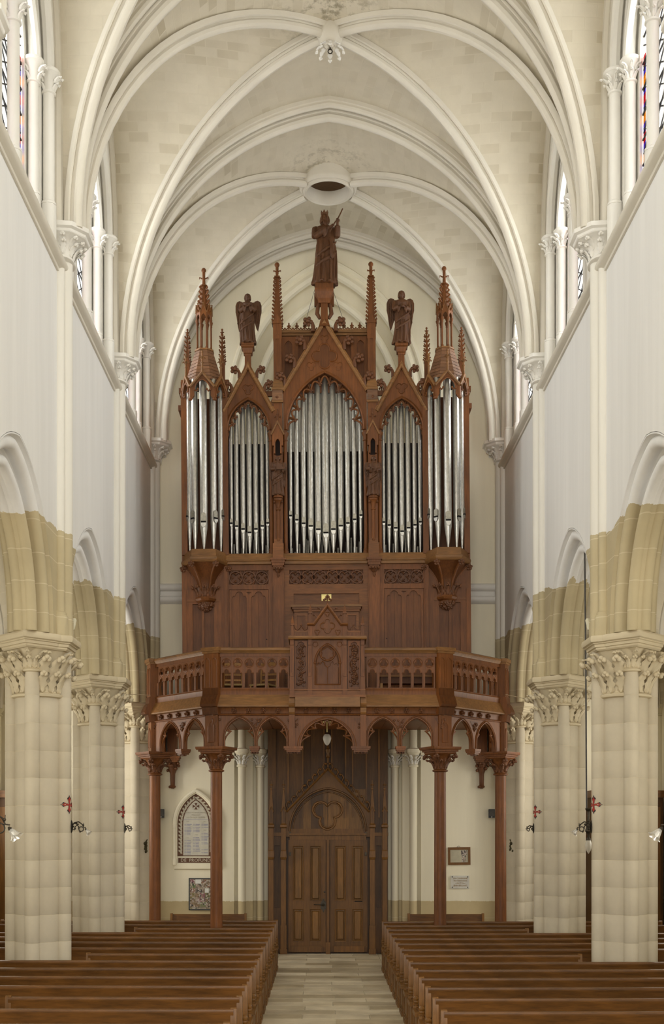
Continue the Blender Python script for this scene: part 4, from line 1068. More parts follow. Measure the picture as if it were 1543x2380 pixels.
# ================================================================ THE ORGAN GALLERY
XG = -.01; YF = 22.62; YO = 24.2; ZFL = Z(1660)
def zg(y): return PZZ(y, YF)
A0, A1, A2, A3 = Vector((XG-3.47, YO, 0)), Vector((XG-2.12, YF, 0)), Vector((XG+2.12, YF, 0)), Vector((XG+3.47, YO, 0))
AW0, AW3 = Vector((XG-3.60, YW, 0)), Vector((XG+3.60, YW, 0))
gal = thing('organ_gallery', (XG, YF, 0), 'red oak organ gallery with pierced railing on four round wooden columns', 'gallery')
def TL(a, b):
    d = (b-a); L = d.length; d.normalize(); n = Vector((-d.y, d.x, 0))
    return (lambda u, v, w: tuple(a+d*u+n*w+Vector((0, 0, v)))), L, d, n
plan = [AW0, A0, A1, A2, A3, AW3]
def band(name, m, prof, parent=gal):
    return MB().sweep([tuple(p) for p in plan], (0, 0, 1), prof, flip=1).build(name, m, parent, 25)
z = zg
MB().plate([(p.x, p.y) for p in plan], [], ZFL-.10, ZFL, lambda u, v, w: (u, v, w)).build('gallery_floor', 'oakd', gal, 0)
for i in range(18):                           # soffit boards
    x0 = -3.55+i*7.1/18+XG; x1 = x0+7.1/18-.006; xm = (x0+x1)/2
    yb = YF+.12 if abs(xm-XG) < 2.05 else YF+.12+(abs(xm-XG)-2.05)*1.18
    MB().box(x0, x1, yb, YW, ZFL-.14-.004*(i % 2), ZFL-.105).build('soffit_board', 'oak', gal, 0)
band('bottom_rail', 'oak', [(-.06, z(1600)), (.03, z(1600)), (.04, z(1603)), (.03, z(1606)), (.03, z(1616)), (-.06, z(1616))])
band('fascia', 'oakl', [(-.05, z(1614)), (.035, z(1615)), (.045, z(1618)), (.135, z(1641)), (.135, z(1644)), (-.05, z(1646))])
band('frieze', 'oak', [(-.05, z(1645)), (.05, z(1645)), (.03, z(1649)), (.02, z(1658)), (.05, z(1659)), (.06, z(1661)), (.05, z(1663)), (.03, z(1664)), (-.05, z(1664))])
band('handrail', 'oakl', [(-.07, z(1519)), (-.09, z(1514)), (-.09, z(1508)), (-.06, z(1506)), (.06, z(1506)), (.085, z(1508)), (.085, z(1512)), (.05, z(1517)), (.045, z(1519))])
band('top_rail', 'oak', [(-.04, z(1519)), (.03, z(1519)), (.03, z(1527)), (-.04, z(1527))])
# pierced railing bays
PW = .2125
def bay_mb():
    mb = MB(); h = PW/2; zb, zt = z(1601), z(1526); r = .080; zc = z(1541); zs = z(1567)
    low = [(-r, zb+.02), (-r, zs)]+[(-r+.012-.012*cos(q*pi/6), zs+.03*sin(q*pi/6)) for q in (1, 2)]+[(-.045, zs+.022)]+[(.047*cos(pi-q*pi/8), zs+.03+.062*sin(q*pi/8)) for q in range(1, 8)]+[(.045, zs+.022)]+[(r-.012+.012*cos(q*pi/6), zs+.03*sin(q*pi/6)) for q in (2, 1)]+[(r, zs), (r, zb+.02)]
    tre = foil(3, .078, (0, zc-.006), pi/2, 7, .040)
    mb.plate([(-h, zb), (h, zb), (h, zt), (-h, zt)], [low, tre], -.02, .025)
    mb.tube([(u, -.022, v) for u, v in tre], .007, 5, True)
    mb.tube([(.086*cos(2*pi*i/20), -.022, zc-.002+.086*sin(2*pi*i/20)) for i in range(20)], .0075, 5, True)
    mb.tube([(u, -.022, v) for u, v in low[1:-1]], .007, 5)
    mb.loft([[(-.012+x, -.02, zb+.03) for x in (-h+.012, -h+.036)], [(-.012+x, -.045, zb+.03) for x in (-h+.012, -h+.036)], [(-.012+x, -.045, zs) for x in (-h+.012, -h+.036)], [(-.012+x, -.02, zs) for x in (-h+.012, -h+.036)]], False, False)
    return mb
BAY = proto(bay_mb(), 'railing_bay', 'oak', 30)
def railing(a, b, n, u0):
    T, L, d, nn = TL(a, b); ang = atan2(d.y, d.x)
    for i in range(n):
        p = Vector(T(u0+PW*(i+.5), 0, 0)); inst(BAY, 'railing_bay', gal, mtx=Matrix.Translation(p) @ Matrix.Rotation(ang, 4, 'Z'))
xc0, xc1 = PXX(672, YF), PXX(852, YF)
railing(A1, A2, 6, (xc0-A1.x)-6*PW+.0)
railing(A1, A2, 6, (xc1-A1.x))
Ls = (A1-A0).length
railing(A0, A1, 8, (Ls-8*PW)/2); railing(A2, A3, 8, (Ls-8*PW)/2)
railing(AW0, A0, 11, .1); railing(A3, AW3, 11, .12)
# cusped arcade below the gallery
def stilt(a, zap, zb, n, c):
    h = min(zap-zb, a*1.32 if a < .4 else 9); zs = zap-h
    return ([(c-a, zb), (c-a, zb+(zs-zb)*.5)] if zs > zb+.02 else [])+parch(a, h, zs, n, c)+([(c+a, zb+(zs-zb)*.5), (c+a, zb)] if zs > zb+.02 else [])
def arcade(a, b, arches, name='arcade', foliage=True, ztop=None):
    T, L, d, n = TL(a, b); zt = ztop or z(1663); zb = z(1737)
    out = [(0, zb), (0, zt), (L, zt), (L, zb)]
    for c, hs, zap in sorted(arches, reverse=True):
        P = stilt(hs, zap, zb, 10, c); out += list(reversed(P))
    o = MB().plate(out, [], -.03, .05, T).build(name, 'oak', gal, 0)
    for c, hs, zap in arches:
        P = stilt(hs, zap, zb, 12, c); k = MB(); k.tube([T(u, v, -.035) for u, v in P], .016, 6); k.tube([T(c+(u-c)*1.09, zb+(v-zb)*1.055, -.035) for u, v in P], .010, 5); k.build('arch_moulding', 'oak', o, 60)
        nf = 3 if hs < .4 else 7; dp = .085 if hs < .4 else .12
        k = MB(); Lc = [0]
        for p, q in zip(P, P[1:]): Lc.append(Lc[-1]+math.dist(p, q))
        def at(t):
            t *= Lc[-1]
            for i in range(len(P)-1):
                if Lc[i+1] >= t-1e-9:
                    f = (t-Lc[i])/(Lc[i+1]-Lc[i]); return (P[i][0]+(P[i+1][0]-P[i][0])*f, P[i][1]+(P[i+1][1]-P[i][1])*f)
            return P[-1]
        ts = [.24, .76] if nf == 3 else [i/nf for i in range(1, nf)]
        ts = [0]+ts+[1]; tips = []
        for t in ts:
            if t in (0, 1): tips.append(at(t)); continue
            x, y = at(t); dv = Vector((c-x, (zb+.1+(y-zb)*.35)-y)); dv.normalize(); tips.append((x+dv.x*dp, y+dv.y*dp))
        for i in range(len(ts)-1):
            A, Bq = tips[i], tips[i+1]; m = at((ts[i]+ts[i+1])/2); pts = []
            for j in range(11):
                t = j/10; w1 = 4*t*(1-t); q = (A[0]*(1-t)+Bq[0]*t, A[1]*(1-t)+Bq[1]*t); md = ((A[0]+Bq[0])/2, (A[1]+Bq[1])/2)
                if nf == 3 and i == 1: e = at(ts[1]+(ts[2]-ts[1])*t); w2 = min(1, 3*w1); pts.append(T(q[0]+(e[0]-q[0])*w2*.94, q[1]+(e[1]-q[1])*w2*.94, .0))
                else: pts.append(T(q[0]+(m[0]-md[0])*w1*.8, q[1]+(m[1]-md[1])*w1*.8, .0))
            k.tube(pts, .015, 6)
        for t, tp_ in zip(ts, tips):
            if t in (0, 1): continue
            e = at(t); k.tube([T(e[0], e[1], 0), T(tp_[0], tp_[1], 0)], [.026, .012], 6)
            for dx, dz in ((0, 0), (.016, .010), (-.016, .010)): k.blob(T(tp_[0]+dx, tp_[1]+dz, 0), .014, n=6, m=4)
        k.build('cusped_tracery', 'oak', o, 60)
    if foliage:
        us = sorted([(c-hs, c+hs, c, hs) for c, hs, _ in arches]); mids = [0]+[(us[i][1]+us[i+1][0])/2 for i in range(len(us)-1)]+[L]
        rg = random.Random(int(L*100))
        for i, m in enumerate(mids):
            k = MB(); w_ = .16
            lo = -w_ if i else 0; hi = w_ if i < len(mids)-1 else 0
            tri = [(m+lo*.9, zt-.045), (m+hi*.9, zt-.045), (m+(lo+hi)*.12, zt-.24)]
            MB().plate(tri, [], -.034, -.028, T).build('spandrel_ground', 'oakd', o, 0)
            for j in range(10):
                t = rg.random(); hgt = rg.random()*.17
                u = m+(lo+(hi-lo)*t)*.72*(1-hgt/.26); k.blob(T(u, zt-.065-hgt, -.045), .022, .016, .022, 6, 4)
            k.tube([T(m+(lo+hi)*.12, zt-.24, -.04), T(m, zt-.15, -.05), T(m+hi*.5, zt-.07, -.045)], .010, 5)
            k.build('spandrel_foliage', 'carved', o, 60)
    return T
def pendant(T, u, w=.20, side=False):
    k = MB(); zb = z(1737)
    for ww, z0, z1 in ((w, zb-.03, zb+.015), (w*.9, zb-.06, zb-.03), (w*.72, zb-.09, zb-.06)): k.box(u-ww/2, u+ww/2, -.11*ww/w-.01, .09*ww/w+.02, z0, z1, lambda a, b, c: T(a, c, b))
    o = k.build('pendant', 'oak', gal, 0)
    k = MB()
    for i in range(int(4+w*12)):
        k.blob(T(u-w*.3+w*.6*i/max(1, int(3+w*12)), zb-.10, -.02+.03*(i % 2)), .022, n=6, m=4)
    k.build('pendant_leaf', 'carved', o)
def uX(px): return PXX(px, YF)-A1.x
TF_ = arcade(A1, A2, [(uX(557), .282, z(1668)), (uX(632.5), .282, z(1668)), (uX(759.5), .50, z(1671)), (uX(889.5), .282, z(1668)), (uX(968), .282, z(1668))])
for px, w_ in ((592, .19), (682, .36), (838, .36), (930.5, .19)): pendant(TF_, uX(px), w_)
for a, b in ((A0, A1), (A2, A3)):
    T = arcade(a, b, [(Ls/2-.41, .345, z(1667)), (Ls/2+.41, .345, z(1667))]); pendant(T, Ls/2, .20)
for a, b in ((AW0, A0), (A3, AW3)):
    L = (b-a).length; T = arcade(a, b, [(L*.5, .95, z(1669))], foliage=False)
# frieze rosettes
for a, b, us in ((A1, A2, [uX(p) for p in (544, 578, 612, 646, 711, 744, 777, 810, 876, 910, 944, 978)]), (A0, A1, [.32+.30*i for i in range(5)]), (A2, A3, [.32+.30*i for i in range(5)])):
    T, L, d, n = TL(a, b); ang = atan2(d.y, d.x)
    for u in us: inst(ROS, 'rosette', gal, mtx=Matrix.Translation(T(u, z(1652.5), -.055)) @ Matrix.Rotation(ang, 4, 'Z') @ Matrix.Diagonal((1.15, 1.5, 1.15, 1)))
# posts, capitals and columns
def post(p, ang, w, d):
    R = Matrix.Rotation(ang, 3, 'Z')
    def T(u, v, ww): q = R @ Vector((u, ww, 0)); return (p.x+q.x, p.y+q.y, v)
    k = MB()
    k.box(-w/2, w/2, -d/2, d/2, z(1601), z(1517), lambda a, b, c: T(a, c, b))
    o = k.build('post', 'oak', gal, 0)
    MB().box(-w/2+.02, w/2-.02, -d/2+.02, d/2, z(1740), z(1660), lambda a, b, c: T(a, c, b)).build('lower_post', 'oak', gal, 0)
    k = MB(); k.box(-w/2-.04, w/2+.04, -d/2-.04, d/2+.04, z(1514), z(1505.5), lambda a, b, c: T(a, c, b)); k.box(-w/2-.02, w/2+.02, -d/2-.02, d/2+.02, z(1519), z(1514), lambda a, b, c: T(a, c, b)); k.build('post_cap', 'oakl', o, 0)
    k = MB(); k.loft([[T(u, v, ww) for u in (-w/2-.01, w/2+.01)] for ww, v in ((-d/2-.02, z(1600)), (-d/2-.03, z(1616)), (-d/2-.07, z(1622)), (-d/2-.11, z(1632)), (-d/2-.125, z(1638)), (-d/2-.11, z(1643)), (-d/2-.05, z(1645)), (-d/2-.02, z(1662)), (d/2, z(1662)), (d/2, z(1600)))], False, False)
    k.plate([(-d/2-.02, z(1600)), (-d/2-.03, z(1616)), (-d/2-.07, z(1622)), (-d/2-.11, z(1632)), (-d/2-.125, z(1638)), (-d/2-.11, z(1643)), (-d/2-.05, z(1645)), (-d/2-.02, z(1662)), (d/2, z(1662)), (d/2, z(1600))], [], -w/2-.01, w/2+.01, lambda a, b, c: T(c, b, a)); k.build('scroll', 'oak', o, 30)
    k = MB()
    for c in (-w*.24, w*.24):
        pa = [(c-.05, z(1597))]+parch(.05, .07, z(1538), 5, c)+[(c+.05, z(1597))]
        k.tube([T(u, v, -d/2-.004) for u, v in pa], .009, 5)
    pa = [(-.06, z(1725))]+parch(.06, .10, z(1690), 6)+[(.06, z(1725)), (-.06, z(1725))]
    k.tube([T(u, v, -d/2+.014) for u, v in pa], .011, 5)
    k.build('post_tracery', 'oak', o, 60)
    MB().plate(pa[:-1], [], -d/2+.012, -d/2+.02, T).build('post_panel', 'oakd', o, 0)
    return T
def column(x, y, ang):
    k = MB(); k.lathe([(.19, 0), (.19, .12), (.165, .14), (.165, .22), (.14, .25), (.155, .29), (.12, .33), (.117, .4), (.108, 3.83)], (x, y, 0), 24); o = k.build('column', 'oak', gal, 40)
    k = MB(); k.lathe([(.108, 3.80), (.145, 3.815), (.15, 3.835), (.125, 3.85), (.108, 3.86), (.115, 3.95), (.15, 4.06), (.21, 4.14), (.23, 4.15)], (x, y, 0), 24); cp = k.build('capital', 'oak', o, 40)
    sq = [(-.5, -.5), (.5, -.5), (.5, .5), (-.5, .5)]; c, s_ = cos(ang), sin(ang)
    k = MB(); k.loft([[(x+(u*c-v*s_)*w_, y+(u*s_+v*c)*w_, zz) for u, v in sq] for w_, zz in ((.40, 4.13), (.44, 4.15), (.44, 4.175), (.50, 4.18), (.50, 4.21), (.56, 4.215), (.58, 4.24), (.58, 4.27))]); k.build('abacus', 'oak', o, 0)
    ring_leaves(LEAFO, cp, (x, y), .112, 3.87, 8, 0, 2*pi*7/8, 1.15, .15)
    for i in range(4):
        a = ang+pi/4+i*pi/2
        k = MB(); k.tube([(x+r*cos(a), y+r*sin(a), zz) for r, zz in ((.12, 3.93), (.15, 4.03), (.21, 4.09), (.27, 4.10))], [.03, .028, .026, .02], 7)
        for q in range(5): k.blob((x+.285*cos(a)+.03*cos(q*1.256), y+.285*sin(a)+.03*sin(q*1.256), 4.09+.03*sin(q*2.1)), .032, n=6, m=5)
        k.blob((x+.29*cos(a), y+.29*sin(a), 4.095), .04, n=7, m=5); k.build('crocket', 'carved', cp, 60)
CA = .42
for sg in (-1, 1):
    post(Vector((XG+sg*2.14, YF+.08, 0)), sg*CA, .31, .24); column(XG+sg*2.10, YF+.14, sg*CA)
    post(Vector((XG+sg*3.47, YO+.02, 0)), sg*1.15, .24, .22); column(XG+sg*3.46, YO+.08, sg*.95)
    # carved corbel on the west wall that takes the back of the gallery
    cx = XG+sg*3.40
    k = MB(); k.box(cx-.10, cx+.10, YW-.25, YW, 4.32, ZFL-.14); k.build('wall_post', 'oak', gal, 0)
    k = MB()
    for w_, z0, z1 in ((.17, 4.28, 4.33), (.15, 4.24, 4.28), (.125, 4.20, 4.24)): k.box(cx-w_, cx+w_, YW-.12-w_, YW, z0, z1)
    o = k.build('wall_corbel', 'oak', gal, 0)
    k = MB(); k.lathe([(.03, 3.62), (.075, 3.66), (.05, 3.70), (.055, 3.95), (.09, 4.03), (.10, 4.10), (.13, 4.20)], (cx, YW-.10, 0), 10)
    rg = random.Random(8)
    for i in range(16):
        a = pi+pi*rg.random(); zz = rg.choice((3.66, 4.02, 4.06, 4.12, 4.17)); rr = .06 if zz < 3.8 else .10+.06*(zz-4.0)/.17
        k.blob((cx+rr*cos(a), YW-.10+rr*sin(a), zz), .034, n=6, m=5)
    k.build('corbel_foliage', 'carved', o, 60)
# scrolls beside the choir organ
for px in (678.5, 844):
    x = PXX(px, YF); P = [(-.03, z(1615)), (-.14, z(1617)), (-.15, z(1625)), (-.16, z(1636)), (-.19, z(1641)), (-.16, z(1645)), (-.11, z(1646)), (-.10, z(1656)), (-.08, z(1659)), (-.05, z(1662)), (0, z(1662)), (0, z(1615))]
    MB().plate(P, [], x-.055, x+.055, lambda a, b, c: (c, YF+a, b)).build('scroll', 'oakl', gal, 0)
    k = MB(); k.box(x-.055, x+.055, YF-.07, YF, z(1737), z(1662)); k.build('hanging_post', 'oak', gal, 0)
# ================================================================ THE CHOIR ORGAN CASE IN THE RAILING
YQ = 22.46; SQ = YQ/F; XQ = PXX(761, YQ)
def zq(y): return PZZ(y, YQ)
cho = thing('choir_organ_case', (XQ, YQ, ZFL), 'small gabled choir organ case with vine panels set into the gallery railing', 'organ case')
def qb(mb, d0, d1, yt, yb, w0, w1): return mb.box(XQ+d0*SQ, XQ+d1*SQ, YQ+w0, YQ+w1, zq(yb), zq(yt))
def qv(P): return [(XQ+d*SQ, zq(y)) for d, y in P]
def qp(mb, outer, holes, w0, w1): return mb.plate(qv(outer), [qv(h) for h in holes], w0, w1, lambda u, v, w: (u, YQ+w, v))
def qt(mb, P, r, w=-.01, closed=False): return mb.tube([(x, YQ+w, zz) for x, zz in qv(P)], r, 5, closed)
k = MB(); qb(k, -85, 85, 1486, 1618, .03, .60); k.build('body', 'oakd', cho, 0)
k = MB(); k.loft([[(XQ+d*SQ, YQ+w, zq(y)) for d in (-91, 91)] for w, y in ((-.10, 1487.5), (-.115, 1486), (-.10, 1484), (.02, 1478.5), (.62, 1478.5), (.62, 1487.5))], False, False)
qb(k, -90.5, 90.5, 1479.5, 1487, -.08, .6); k.build('table_top', 'oakl', cho, 0)
k = MB(); qb(k, -88, 88, 1602, 1605, -.056, .03); qb(k, -88, 88, 1616, 1621, -.09, .03); qb(k, -88, 88, 1605, 1616, -.02, .03); k.build('plinth', 'oakh', cho, 0)
k = MB(); qb(k, -75, 75, 1621, 1629, -.12, .1); qb(k, -75, 75, 1629, 1644, -.14, .1); k.build('apron', 'oakl', cho, 0)
for d in (-82.5, -41, 40, 81.5):
    k = MB(); qb(k, d-4.6, d+4.6, 1487, 1603, -.035, .03); qb(k, d-4.4, d+4.4, 1491, 1500, -.06, -.03); qb(k, d-4.4, d+4.4, 1565, 1572.5, -.065, -.03); qb(k, d-5.5, d+5.5, 1572, 1618, -.05, .0)
    o = k.build('buttress', 'oak', cho, 0)
    k = MB(); qp(k, [(d-2, 1563)]+[(u, v) for u, v in archp(2, 4, 1510, 4, d)]+[(d+2, 1563)], [], -.038, -.03); k.build('buttress_panel', 'oakd', o, 0)
rgv = random.Random(11)
for sg in (-1, 1):                            # vine panels
    c = sg*61.5
    k = MB(); qp(k, [(c-14, 1489), (c+14, 1489), (c+14, 1601), (c-14, 1601)], [[(c-12, 1598), (c-12, 1503), (c-8, 1500), (c-7, 1495), (c, 1491.5), (c+7, 1495), (c+8, 1500), (c+12, 1503), (c+12, 1598)]], -.015, .03); pn = k.build('vine_panel', 'oak', cho, 0)
    k = MB(); st = [(c+sg*8.5*sin((y-1498)*.105), y) for y in range(1497, 1597, 3)]; qt(k, st, .013, .018)
    for y in range(1500, 1596, 6):
        x = c+sg*8.5*sin((y-1498)*.105); e = -1 if sin((y-1498)*.105)*sg > 0 else 1
        for j in range(3): k.blob((XQ+(x+e*(3+4*j)+rgv.uniform(-1, 1))*SQ, YQ+.012, zq(y+rgv.uniform(-2.5, 2.5))), .020+.006*rgv.random(), .018, .018+.006*rgv.random(), 7, 5)
    k.build('vine', 'carved', pn, 60)
k = MB(); qp(k, [(-36, 1488), (36, 1488), (36, 1602), (-36, 1602)], [[(-29, 1591), (-29, 1541)]+archp(29, 44, 1541, 12)[1:-1]+[(29, 1541), (29, 1591)]], -.02, .03); o = k.build('front_panel', 'oak', cho, 0)
k = MB(); qb(k, -33, 33, 1490, 1598, .015, .03); k.build('panel_ground', 'oakd', o, 0)
k = MB(); qt(k, archp(29, 44, 1541, 14), .018, -.02); qt(k, archp(25, 38, 1541, 14), .010, .0)
for e in (-1, 1): qt(k, [(e*29, 1541), (e*29, 1591)], .018, -.015); qt(k, [(e*25, 1551), (e*25, 1591)], .008, .0); k.blob((XQ+e*29*SQ, YQ-.02, zq(1541)), .028, n=8, m=5)
qt(k, [(-30, 1591), (30, 1591)], .014, -.02); qt(k, [(0, 1550), (0, 1591)], .008, .0)
qt(k, circ(17.5, (0, 1518), 24), .013, -.002, True); qt(k, foilp(6, 15.5, 0, 1518, pi/6, 6, 6), .008, .0, True)
for e in (-1, 1): qt(k, [(e*25, 1546), (e*20, 1540), (e*17, 1544), (e*12, 1536), (e*7, 1540), (e*6, 1546), (0, 1550)], .011, -.002)
k.build('tracery', 'oak', o, 60)
for e in (-1, 1):
    k = MB(); qt(k, foilp(5, 6.5, e*28, 1498, -pi/2, 5, 2.9), .007, -.022, True); k.build('roundel', 'oak', o, 60)
# gable above the table
k = MB(); qp(k, [(-35, 1480), (-35, 1448), (0, 1404), (35, 1448), (35, 1480)], [], -.01, .05); g = k.build('gable', 'oak', cho, 0)
MB().sweep([(x, YQ-.01, zz) for x, zz in qv([(-47, 1449), (-33.5, 1449), (0, 1403), (33.5, 1449), (47, 1449)])], (0, -1, 0), [(0, 0), (0, .06), (.025, .075), (.045, .05), (.05, 0)], flip=1).build('gable_moulding', 'oakh', g, 20)
k = MB(); qt(k, foilp(4, 16.5, 0, 1455, 0, 7, 7.2), .012, -.02, True)
for d, y, r in ((-24, 1469.5, 7), (24, 1469.5, 7), (0, 1427.5, 6)): qt(k, foilp(3, r, d, y, -pi/2, 6, r*.49), .008, -.02, True)
k.build('foil_mouldings', 'oakh', g, 60)
k = MB(); qt(k, [(0, 1404), (0, 1386)], .016, -.01)
for dx, y in ((-5, 1393), (5, 1393), (-8, 1395), (8, 1395), (0, 1385), (-2.5, 1388), (2.5, 1388)): k.blob((XQ+dx*SQ, YQ-.02, zq(y)), .024, n=7, m=5)
k.build('finial', 'carved', g, 60)
for e in (-1, 1):
    for d, y in ((14, 1416), (25, 1432)):
        k = MB(); qt(k, [(e*d, y+4), (e*(d+4), y-2), (e*(d+7), y-3)], .014, -.02); k.blob((XQ+e*(d+7)*SQ, YQ-.02, zq(y-2)), .022, n=7, m=5); k.build('crocket', 'carved', g, 60)
    k = MB(); qb(k, e*40.5-5, e*40.5+5, 1452, 1480, -.02, .06); k.build('gable_pier', 'oak', cho, 0)
    for d, y0, yt in ((40, 1448, 1404), (81.5, 1480, 1431)):
        x = XQ+e*d*SQ; k = MB(); ym = yt+18
        k.box(x-.03, x+.03, YQ+.0, YQ+.06, zq(y0), zq(ym+16)); k.box(x-.022, x+.022, YQ+.01, YQ+.05, zq(ym+16), zq(ym+4)); k.box(x-.035, x+.035, YQ-.01, YQ+.065, zq(ym+4), zq(ym))
        k.loft([[(x+a*r, YQ+.03+b*r, zz) for a, b in ((-1, -1), (1, -1), (1, 1), (-1, 1))] for r, zz in ((.032, zq(ym)), (.004, zq(yt)))]); k.build('pinnacle', 'oak', cho, 0)
    k = MB(); qb(k, min(e*46, e*77), max(e*46, e*77), 1468, 1480, -.005, .05); qb(k, min(e*46, e*77), max(e*46, e*77), 1466, 1469, -.02, .06); pr = k.build('parapet', 'oakh', cho, 0)
    for i in range(4):
        d = e*(50+i*7.6); k = MB(); qp(k, [(d-2.8, 1479), (d-2.8, 1472), (d, 1470), (d+2.8, 1472), (d+2.8, 1479)], [], -.008, -.004); k.build('parapet_panel', 'oakd', pr, 0)
    k = MB()
    qt(k, [(e*46, 1455), (e*49, 1463), (e*53, 1464), (e*57, 1459), (e*61, 1454), (e*65, 1459), (e*69, 1464), (e*73, 1463), (e*77, 1455)], .012, .02); k.blob((XQ+e*61*SQ, YQ+.02, zq(1453)), .02, n=6, m=5); k.build('cresting', 'carved', pr, 60)
# ---------------------------------------------------------------- things left on the gallery
def ladder_chair(x, y, rz, label):
    c = thing('ladderback_chair', (x, y, ZFL), label, 'chair', 'chairs on the gallery'); R = Matrix.Rotation(rz, 3, 'Z')
    def T(p): q = R @ Vector(p); return (x+q.x, y+q.y, ZFL+q.z)
    for sx in (-1, 1):
        MB().tube([T((sx*.19, -.19, 0)), T((sx*.19, -.19, .45))], .017, 8).build('leg', 'straw', c)
        MB().tube([T((sx*.17, .17, 0)), T((sx*.17, .18, .45)), T((sx*.185, .24, .92))], .017, 8).build('leg', 'straw', c)
        MB().tube([T((sx*.19, -.19, .2)), T((sx*.17, .17, .2))], .011, 6).build('stretcher', 'straw', c)
    MB().loft([[T(p) for p in ((-.21, -.21, zz), (.21, -.21, zz), (.185, .19, zz), (-.185, .19, zz))] for zz in (.43, .455, .465)]).build('seat', 'rush', c, 0)
    for zz, h, ar in ((.56, .035, 0), (.67, .035, 0), (.84, .07, .02)):
        yy = .18+.06*(zz-.45)/.47
        MB().loft([[T((u, yy-.010+.02*(u*u/.03), zz)), T((u, yy+.010+.02*(u*u/.03), zz)), T((u, yy+.010+.02*(u*u/.03), zz+h+ar*cos(u*9))), T((u, yy-.010+.02*(u*u/.03), zz+h+ar*cos(u*9)))] for u in [-.175+.35*i/8 for i in range(9)]]).build('slat', 'straw', c, 40)
    MB().tube([T((-.19, -.19, .25)), T((.19, -.19, .25))], .011, 6).build('stretcher', 'straw', c)
ladder_chair(PXX(541, 23.5), 23.5, .05, 'straw coloured ladderback chair behind the railing, next to the corner post')
ladder_chair(PXX(614, 23.5), 23.5, -.45, 'straw coloured ladderback chair turned slightly, nearer the choir organ')
b = thing('low_table', (PXX(945, 23.7), 23.7, ZFL), 'plain low wooden table behind the pierced railing', 'table')
x = PXX(945, 23.7)
MB().box(x-.56, x+.60, 23.5, 23.9, ZFL+.62, ZFL+.66).build('table_top', 'oakl', b, 0)
MB().box(x-.52, x+.56, 23.54, 23.86, ZFL+.50, ZFL+.62).build('apron', 'oakd', b, 0)
for sx in (-.50, .54):
    for sy in (-.15, .15): MB().box(x+sx-.025, x+sx+.025, 23.7+sy-.025, 23.7+sy+.025, ZFL, ZFL+.5).build('leg', 'straw' if sx < 0 and sy < 0 else 'oakd', b, 0)
